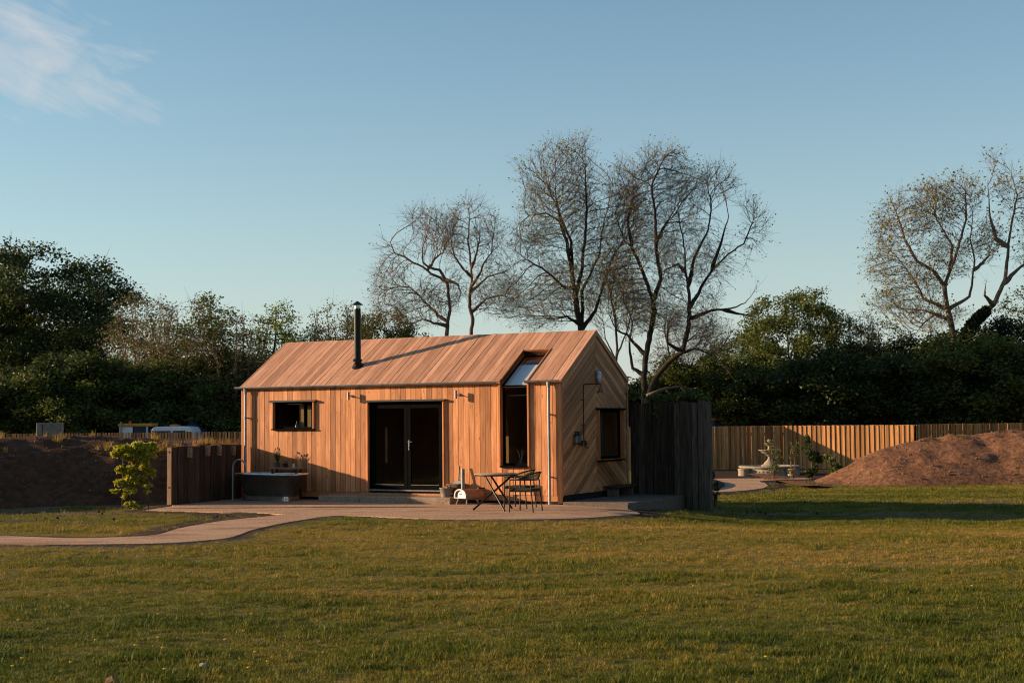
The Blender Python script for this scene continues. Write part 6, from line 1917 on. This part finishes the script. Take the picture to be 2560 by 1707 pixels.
for k, (a, b) in enumerate(((2, (1672, 985)), (3, (1722, 990)), (4, (1745, 968)))):
    MB().tube([pb[a] - o0, at(*b, 41.6) - o0], [0.018, 0.006], 6).build('side_shoot', MAT['bark_warm'], bt_, True)

# ------------------------------------------------------------------ grass
def tuft(seed, n, h, spread, w, bend):
    r = random.Random(seed); v, f = [], []
    for i in range(n):
        a = r.uniform(0, 2 * PI); d = spread * math.sqrt(r.random()); x, y = d * math.cos(a), d * math.sin(a)
        hh = h * r.uniform(0.45, 1.15); b = r.uniform(0, 2 * PI); k = bend * r.uniform(0.3, 1.3) * hh
        dx, dy = math.cos(b) * k, math.sin(b) * k; px, py = -math.sin(b) * w / 2, math.cos(b) * w / 2
        o = len(v)
        v += [(x - px, y - py, -0.01), (x + px, y + py, -0.01), (x + dx * 0.35 - px * 0.8, y + dy * 0.35 - py * 0.8, hh * 0.6), (x + dx * 0.35 + px * 0.8, y + dy * 0.35 + py * 0.8, hh * 0.6), (x + dx, y + dy, hh)]
        f += [(o, o + 1, o + 3, o + 2), (o + 2, o + 3, o + 4)]
    return v, f


def grass_mat():
    m, nt, N, L, b = nodes('grass_blade')
    geo = N.new('ShaderNodeNewGeometry')
    a = N.new('ShaderNodeAttribute'); a.attribute_type = 'INSTANCER'; a.attribute_name = 'tone'
    f = mth(N, L, 'ADD', a.outputs['Fac'], mth(N, L, 'MULTIPLY', mth(N, L, 'SUBTRACT', geo.outputs['Random Per Island'], 0.5), 0.34))
    c = ramp(N, L, f, [(0.02, (0.070, 0.100, 0.009)), (0.25, (0.150, 0.150, 0.016)), (0.48, (0.285, 0.205, 0.032)), (0.74, (0.41, 0.25, 0.068)), (0.98, (0.50, 0.31, 0.125))])
    L.new(c, b.inputs['Base Color']); b.inputs['Roughness'].default_value = 0.55; b.inputs['Specular IOR Level'].default_value = 0.2
    tr = N.new('ShaderNodeBsdfTranslucent'); L.new(c, tr.inputs['Color'])
    mx = N.new('ShaderNodeMixShader'); mx.inputs[0].default_value = 0.35
    out = [x for x in N if x.type == 'OUTPUT_MATERIAL'][0]
    L.new(b.outputs[0], mx.inputs[1]); L.new(tr.outputs[0], mx.inputs[2]); L.new(mx.outputs[0], out.inputs[0])
    return m


MAT['grass'] = grass_mat()
protos = []
for i in range(4): protos.append(('short', tuft(i, 28, 0.034, 0.085, 0.0055, 0.9)))
for i in range(4): protos.append(('lush', tuft(20 + i, 26, 0.066, 0.085, 0.006, 0.65)))
for i in range(2): protos.append(('tall', tuft(40 + i, 8, 0.13, 0.07, 0.005, 0.4)))
for i in range(2): protos.append(('far', tuft(60 + i, 30, 0.05, 0.17, 0.010, 0.8)))


def mk(p):
    me = bpy.data.meshes.new('tuft'); me.from_pydata(p[0], [], p[1]); me.materials.append(MAT['grass']); me.update(); return me


protos = [('%s%d' % (n, i), mk(p)) for i, (n, p) in enumerate(protos)]
gr_ = np.random.default_rng(77)
bands = [(8.8, 13, 250), (13, 18, 200), (18, 25, 140), (25, 33, 95), (33, 49, 40)]
PX, PY, BAND = [], [], []
for bi, (a, b, dn) in enumerate(bands):
    wmax = 0.40 * b + 2.0
    n = int((b - a) * 2 * wmax * dn)
    x = gr_.uniform(-wmax, wmax, n); y = gr_.uniform(a, b, n)
    k = np.abs(x) < 0.40 * y + 2.0
    PX.append(x[k]); PY.append(y[k]); BAND.append(np.full(k.sum(), bi))
x, y, bd = np.concatenate(PX), np.concatenate(PY), np.concatenate(BAND)
dp = np.where(inside(PATIO, x, y), -1, 1) * dist_poly(PATIO, x, y)
dr_ = np.where(inside(RPATH, x, y), -1, 1) * dist_poly(RPATH, x, y)
ds_ = np.where(inside(FSOIL, x, y), -1, 1) * dist_poly(FSOIL, x, y)
so = soil_amount(x, y, dp, dr_, ds_)
inb = inside(SLAB, x, y)
toe2 = [(p[0], p[1]) for p in TOE]
bankpoly = toe2 + [(-1, 60), (-40, 60), (-40, 19)]
lush = fbm(x, y, 2.6, 4, 41)
long_ = np.clip(0.5 * smooth(0.40, 0.72, fbm(x * 0.6, y, 0.55, 4, 43)) + 0.45 * smooth(1, 8, x) * (1 - smooth(12, 20, y)) + 0.2 * (1 - smooth(10, 14, y)), 0, 1)
cabpoly = [cxy(-0.5, -0.6), cxy(9.2, -0.2), cxy(9.2, 4.5), cxy(-0.5, 4.5)]
okm = (dp > 0.05) & (dr_ > 0.05) & ~inb & ~inside(cabpoly, x, y) & ~inside(bankpoly, x, y) & (gr_.random(len(x)) > so * 0.97)
okm &= ~((y > 46.3) & (x > 10.4)) & (y < 49)
okm &= ~((x < -1) & (y > 36))
x, y, bd, lush, long_, so = x[okm], y[okm], bd[okm], lush[okm], long_[okm], so[okm]
z = gz(x, y) - 0.085 * fbm(x, y, 1.7, 3, 2) * smooth(0.15, 1.2, np.minimum(dp, dr_)[okm])
dry = 0.5 * fbm(x * 0.55 + 0.25 * y, y * 1.25, 1.5, 4, 47) + 0.5 * fbm(x * 0.16, y + 0.10 * x, 0.85, 4, 53)
tone = 0.19 + 0.95 * (dry - 0.5) + 0.26 * smooth(13, 21, y) * (1 - 0.75 * smooth(27, 29.5, y)) - 0.20 * long_ - 0.16 * smooth(2, 8, x) * (1 - smooth(15, 24, y)) + gr_.normal(0, 0.13, len(x))
trk = np.zeros(len(x))
for c_, k_ in ((16.6, 0.10), (18.1, 0.10), (22.3, 0.16), (23.9, 0.16), (26.4, -0.03)):
    d_ = (y - (c_ + k_ * x + 0.012 * x * x + 0.25 * np.sin(0.5 * x + c_))) / 0.16
    trk = np.maximum(trk, np.exp(-d_ * d_) * smooth(0.34, 0.55, fbm(x, y * 0 + c_, 2.2, 3, 71)))
tone = tone + 0.20 * trk
pick = np.where(bd >= 4, gr_.integers(10, 12, len(x)), np.where(gr_.random(len(x)) < long_ * 0.8, gr_.integers(4, 8, len(x)), gr_.integers(0, 4, len(x))))
tallp = (gr_.random(len(x)) < 0.012) & (bd < 4)
pick = np.where(tallp, gr_.integers(8, 10, len(x)), pick)
scl = gr_.uniform(0.6, 1.2, len(x)) * (0.74 + 0.45 * long_) * np.where(bd >= 3, 1.15, 1.0) * np.where(dp[okm] < 0.7, 0.6, 1.0) * (1 - 0.5 * trk)
rot = np.stack([gr_.normal(0, 0.08, len(x)), gr_.normal(0, 0.08, len(x)), gr_.uniform(0, 6.28, len(x))], -1)
scatter('grass', np.stack([x, y, z], -1), rot, scl, pick, np.clip(tone, 0, 1), protos, 'uneven olive green grass of the lawn', 'grass')

# tall weeds on the bank crest
n = 1500
bi = gr_.integers(14, len(CREST) - 30, n); bk_ = gr_.integers(10, 20, n)
bp = BANKP[bi, bk_] + gr_.normal(0, 0.12, (n, 3)) * np.array([1, 1, 0.1])
hot = fbm(bp[:, 0], bp[:, 1], 0.8, 3, 61)
kk = hot > 0.60
bp = bp[kk]; n = len(bp)
wp = [('weed%d' % i, mk(tuft(80 + i, 16, 0.26, 0.10, 0.010, 0.45))) for i in range(3)]
scatter('weeds', bp, np.stack([gr_.normal(0, 0.1, n), gr_.normal(0, 0.1, n), gr_.uniform(0, 6.28, n)], -1), gr_.uniform(0.25, 0.95, n), gr_.integers(0, 3, n), gr_.uniform(0.2, 0.75, n), wp, 'ragged grass and weeds along the crest of the earth bank', 'weeds')
n = 700
kx, ky = gr_.integers(8, MP.shape[0] - 30, n), gr_.integers(8, 90, n)
mp_ = MP[kx, ky]; hot = fbm(mp_[:, 0], mp_[:, 1], 1.1, 3, 67); mp_ = mp_[(hot > 0.52) & (mp_[:, 2] > -0.2)]; n = len(mp_)
scatter('mound_weeds', mp_, np.stack([gr_.normal(0, 0.2, n), gr_.normal(0, 0.2, n), gr_.uniform(0, 6.28, n)], -1), gr_.uniform(0.2, 0.5, n), gr_.integers(0, 3, n), gr_.uniform(0.0, 0.5, n), wp, 'thin green weeds starting on the earth mound', 'weeds')

# clods and stones on the loose earth
def clod(seed):
    r = random.Random(seed); bm = bmesh.new(); bmesh.ops.create_icosphere(bm, subdivisions=1, radius=1)
    for v in bm.verts: v.co *= r.uniform(0.7, 1.2); v.co.z *= 0.7
    me = bpy.data.meshes.new('clod'); bm.to_mesh(me); bm.free(); me.materials.append(MAT['clod']); return me


cps = [('clod%d' % i, clod(i)) for i in range(4)]
n = 3800
kx, ky = gr_.integers(0, MP.shape[0] - 32, n), gr_.integers(4, MP.shape[1], n)
mp_ = MP[kx, ky] + gr_.uniform(-0.08, 0.08, (n, 3)) * np.array([1, 1, 0.1]); mp_ = mp_[mp_[:, 2] > -0.33]; n1 = len(mp_)
bi = gr_.integers(10, len(CREST) - 25, 3600); bk_ = gr_.integers(0, 18, 3600)
bp = BANKP[bi, bk_] + gr_.uniform(-0.1, 0.1, (3600, 3)) * np.array([1, 1, 0.1]); bp = bp[bp[:, 2] > 0.0]
allp = np.vstack([mp_, bp]); n = len(allp)
scatter('soil_clods', allp, gr_.uniform(0, 6.28, (n, 3)), 0.008 + 0.04 * gr_.random(n) ** 6, gr_.integers(0, 4, n), gr_.random(n), cps, 'loose clods and stones on the bare earth', 'clods')
n = 2600
sx, sy = gr_.uniform(-13, 8, n), gr_.uniform(24, 46, n)
d1 = np.where(inside(PATIO, sx, sy), -1, 1) * dist_poly(PATIO, sx, sy); d2 = np.where(inside(RPATH, sx, sy), -1, 1) * dist_poly(RPATH, sx, sy); d3 = np.where(inside(FSOIL, sx, sy), -1, 1) * dist_poly(FSOIL, sx, sy)
sa_ = soil_amount(sx, sy, d1, d2, d3)
k = (sa_ > 0.5) & (d1 > 0.03) & (d2 > 0.03) & ~inside(cabpoly, sx, sy) & ~inside(SLAB, sx, sy) & ~inside(bankpoly, sx, sy)
sx, sy = sx[k], sy[k]; n = len(sx)
dcl = [('dclod%d' % i, clod(30 + i)) for i in range(3)]
for _, m_ in dcl: m_.materials[0] = MAT['dark_soil']
scatter('soil_crumbs', np.stack([sx, sy, gz(sx, sy) - 0.02], -1), gr_.uniform(0, 6.28, (n, 3)), 0.012 + 0.03 * gr_.random(n) ** 3, gr_.integers(0, 3, n), gr_.random(n), dcl, 'crumbs of dark soil along the path edges', 'soil')

# dandelions and a pale stone in the lawn
def gzu(x, y): return float(gz(x, y) - 0.085 * fbm(np.array([x]), np.array([y]), 1.7, 3, 2)[0])


dme_h = MB().lathe([(0.0, 0.0), (0.012, 0.003), (0.022, 0.012), (0.018, 0.018), (0.0, 0.016)], 9, cap=False).mesh('flower_head', MAT['petal'])
dme_s = MB().tube([(0, 0, -0.10), (0.004, 0, -0.05), (0, 0, 0.0)], 0.003, 5).mesh('stem', MAT['stem'])
dl = [(123, 1479), (629, 1525), (609, 1564), (411, 1663), (637, 1619), (621, 1659), (669, 1644), (563, 1586), (338, 1605), (395, 1586), (407, 1610), (239, 1594), (55, 1634), (31, 1654), (47, 1547), (177, 1650), (395, 1526), (1915, 1639), (2430, 1458), (1733, 1458)]
for px, py in dl:
    X_, Y_ = gp(px, py, 0.06)
    t = thing('dandelion', 'yellow dandelion flower in the lawn', 'dandelion', (X_, Y_, gzu(X_, Y_) + 0.075), random.uniform(0, 6), 'dandelions in the lawn'); t.scale = (0.62, 0.62, 0.62)
    link('flower_head', dme_h, t); link('stem', dme_s, t)
X_, Y_ = gp(507, 1662)
stn = link('pale_stone', clod(99)); stn.data.materials[0] = MAT['cream']; stn.location = (X_, Y_, gzu(X_, Y_) + 0.05); stn.scale = (0.035, 0.03, 0.028)
tag(stn, 'small pale stone in the foreground lawn', 'stone')
X_, Y_ = gp(280, 1696)
mh = link('molehill', clod(98)); mh.data.materials[0] = MAT['clod']; mh.location = (X_, Y_, gzu(X_, Y_) + 0.02); mh.scale = (0.08, 0.07, 0.06)
tag(mh, 'small reddish earth lump at the bottom edge of the lawn', 'earth lump')
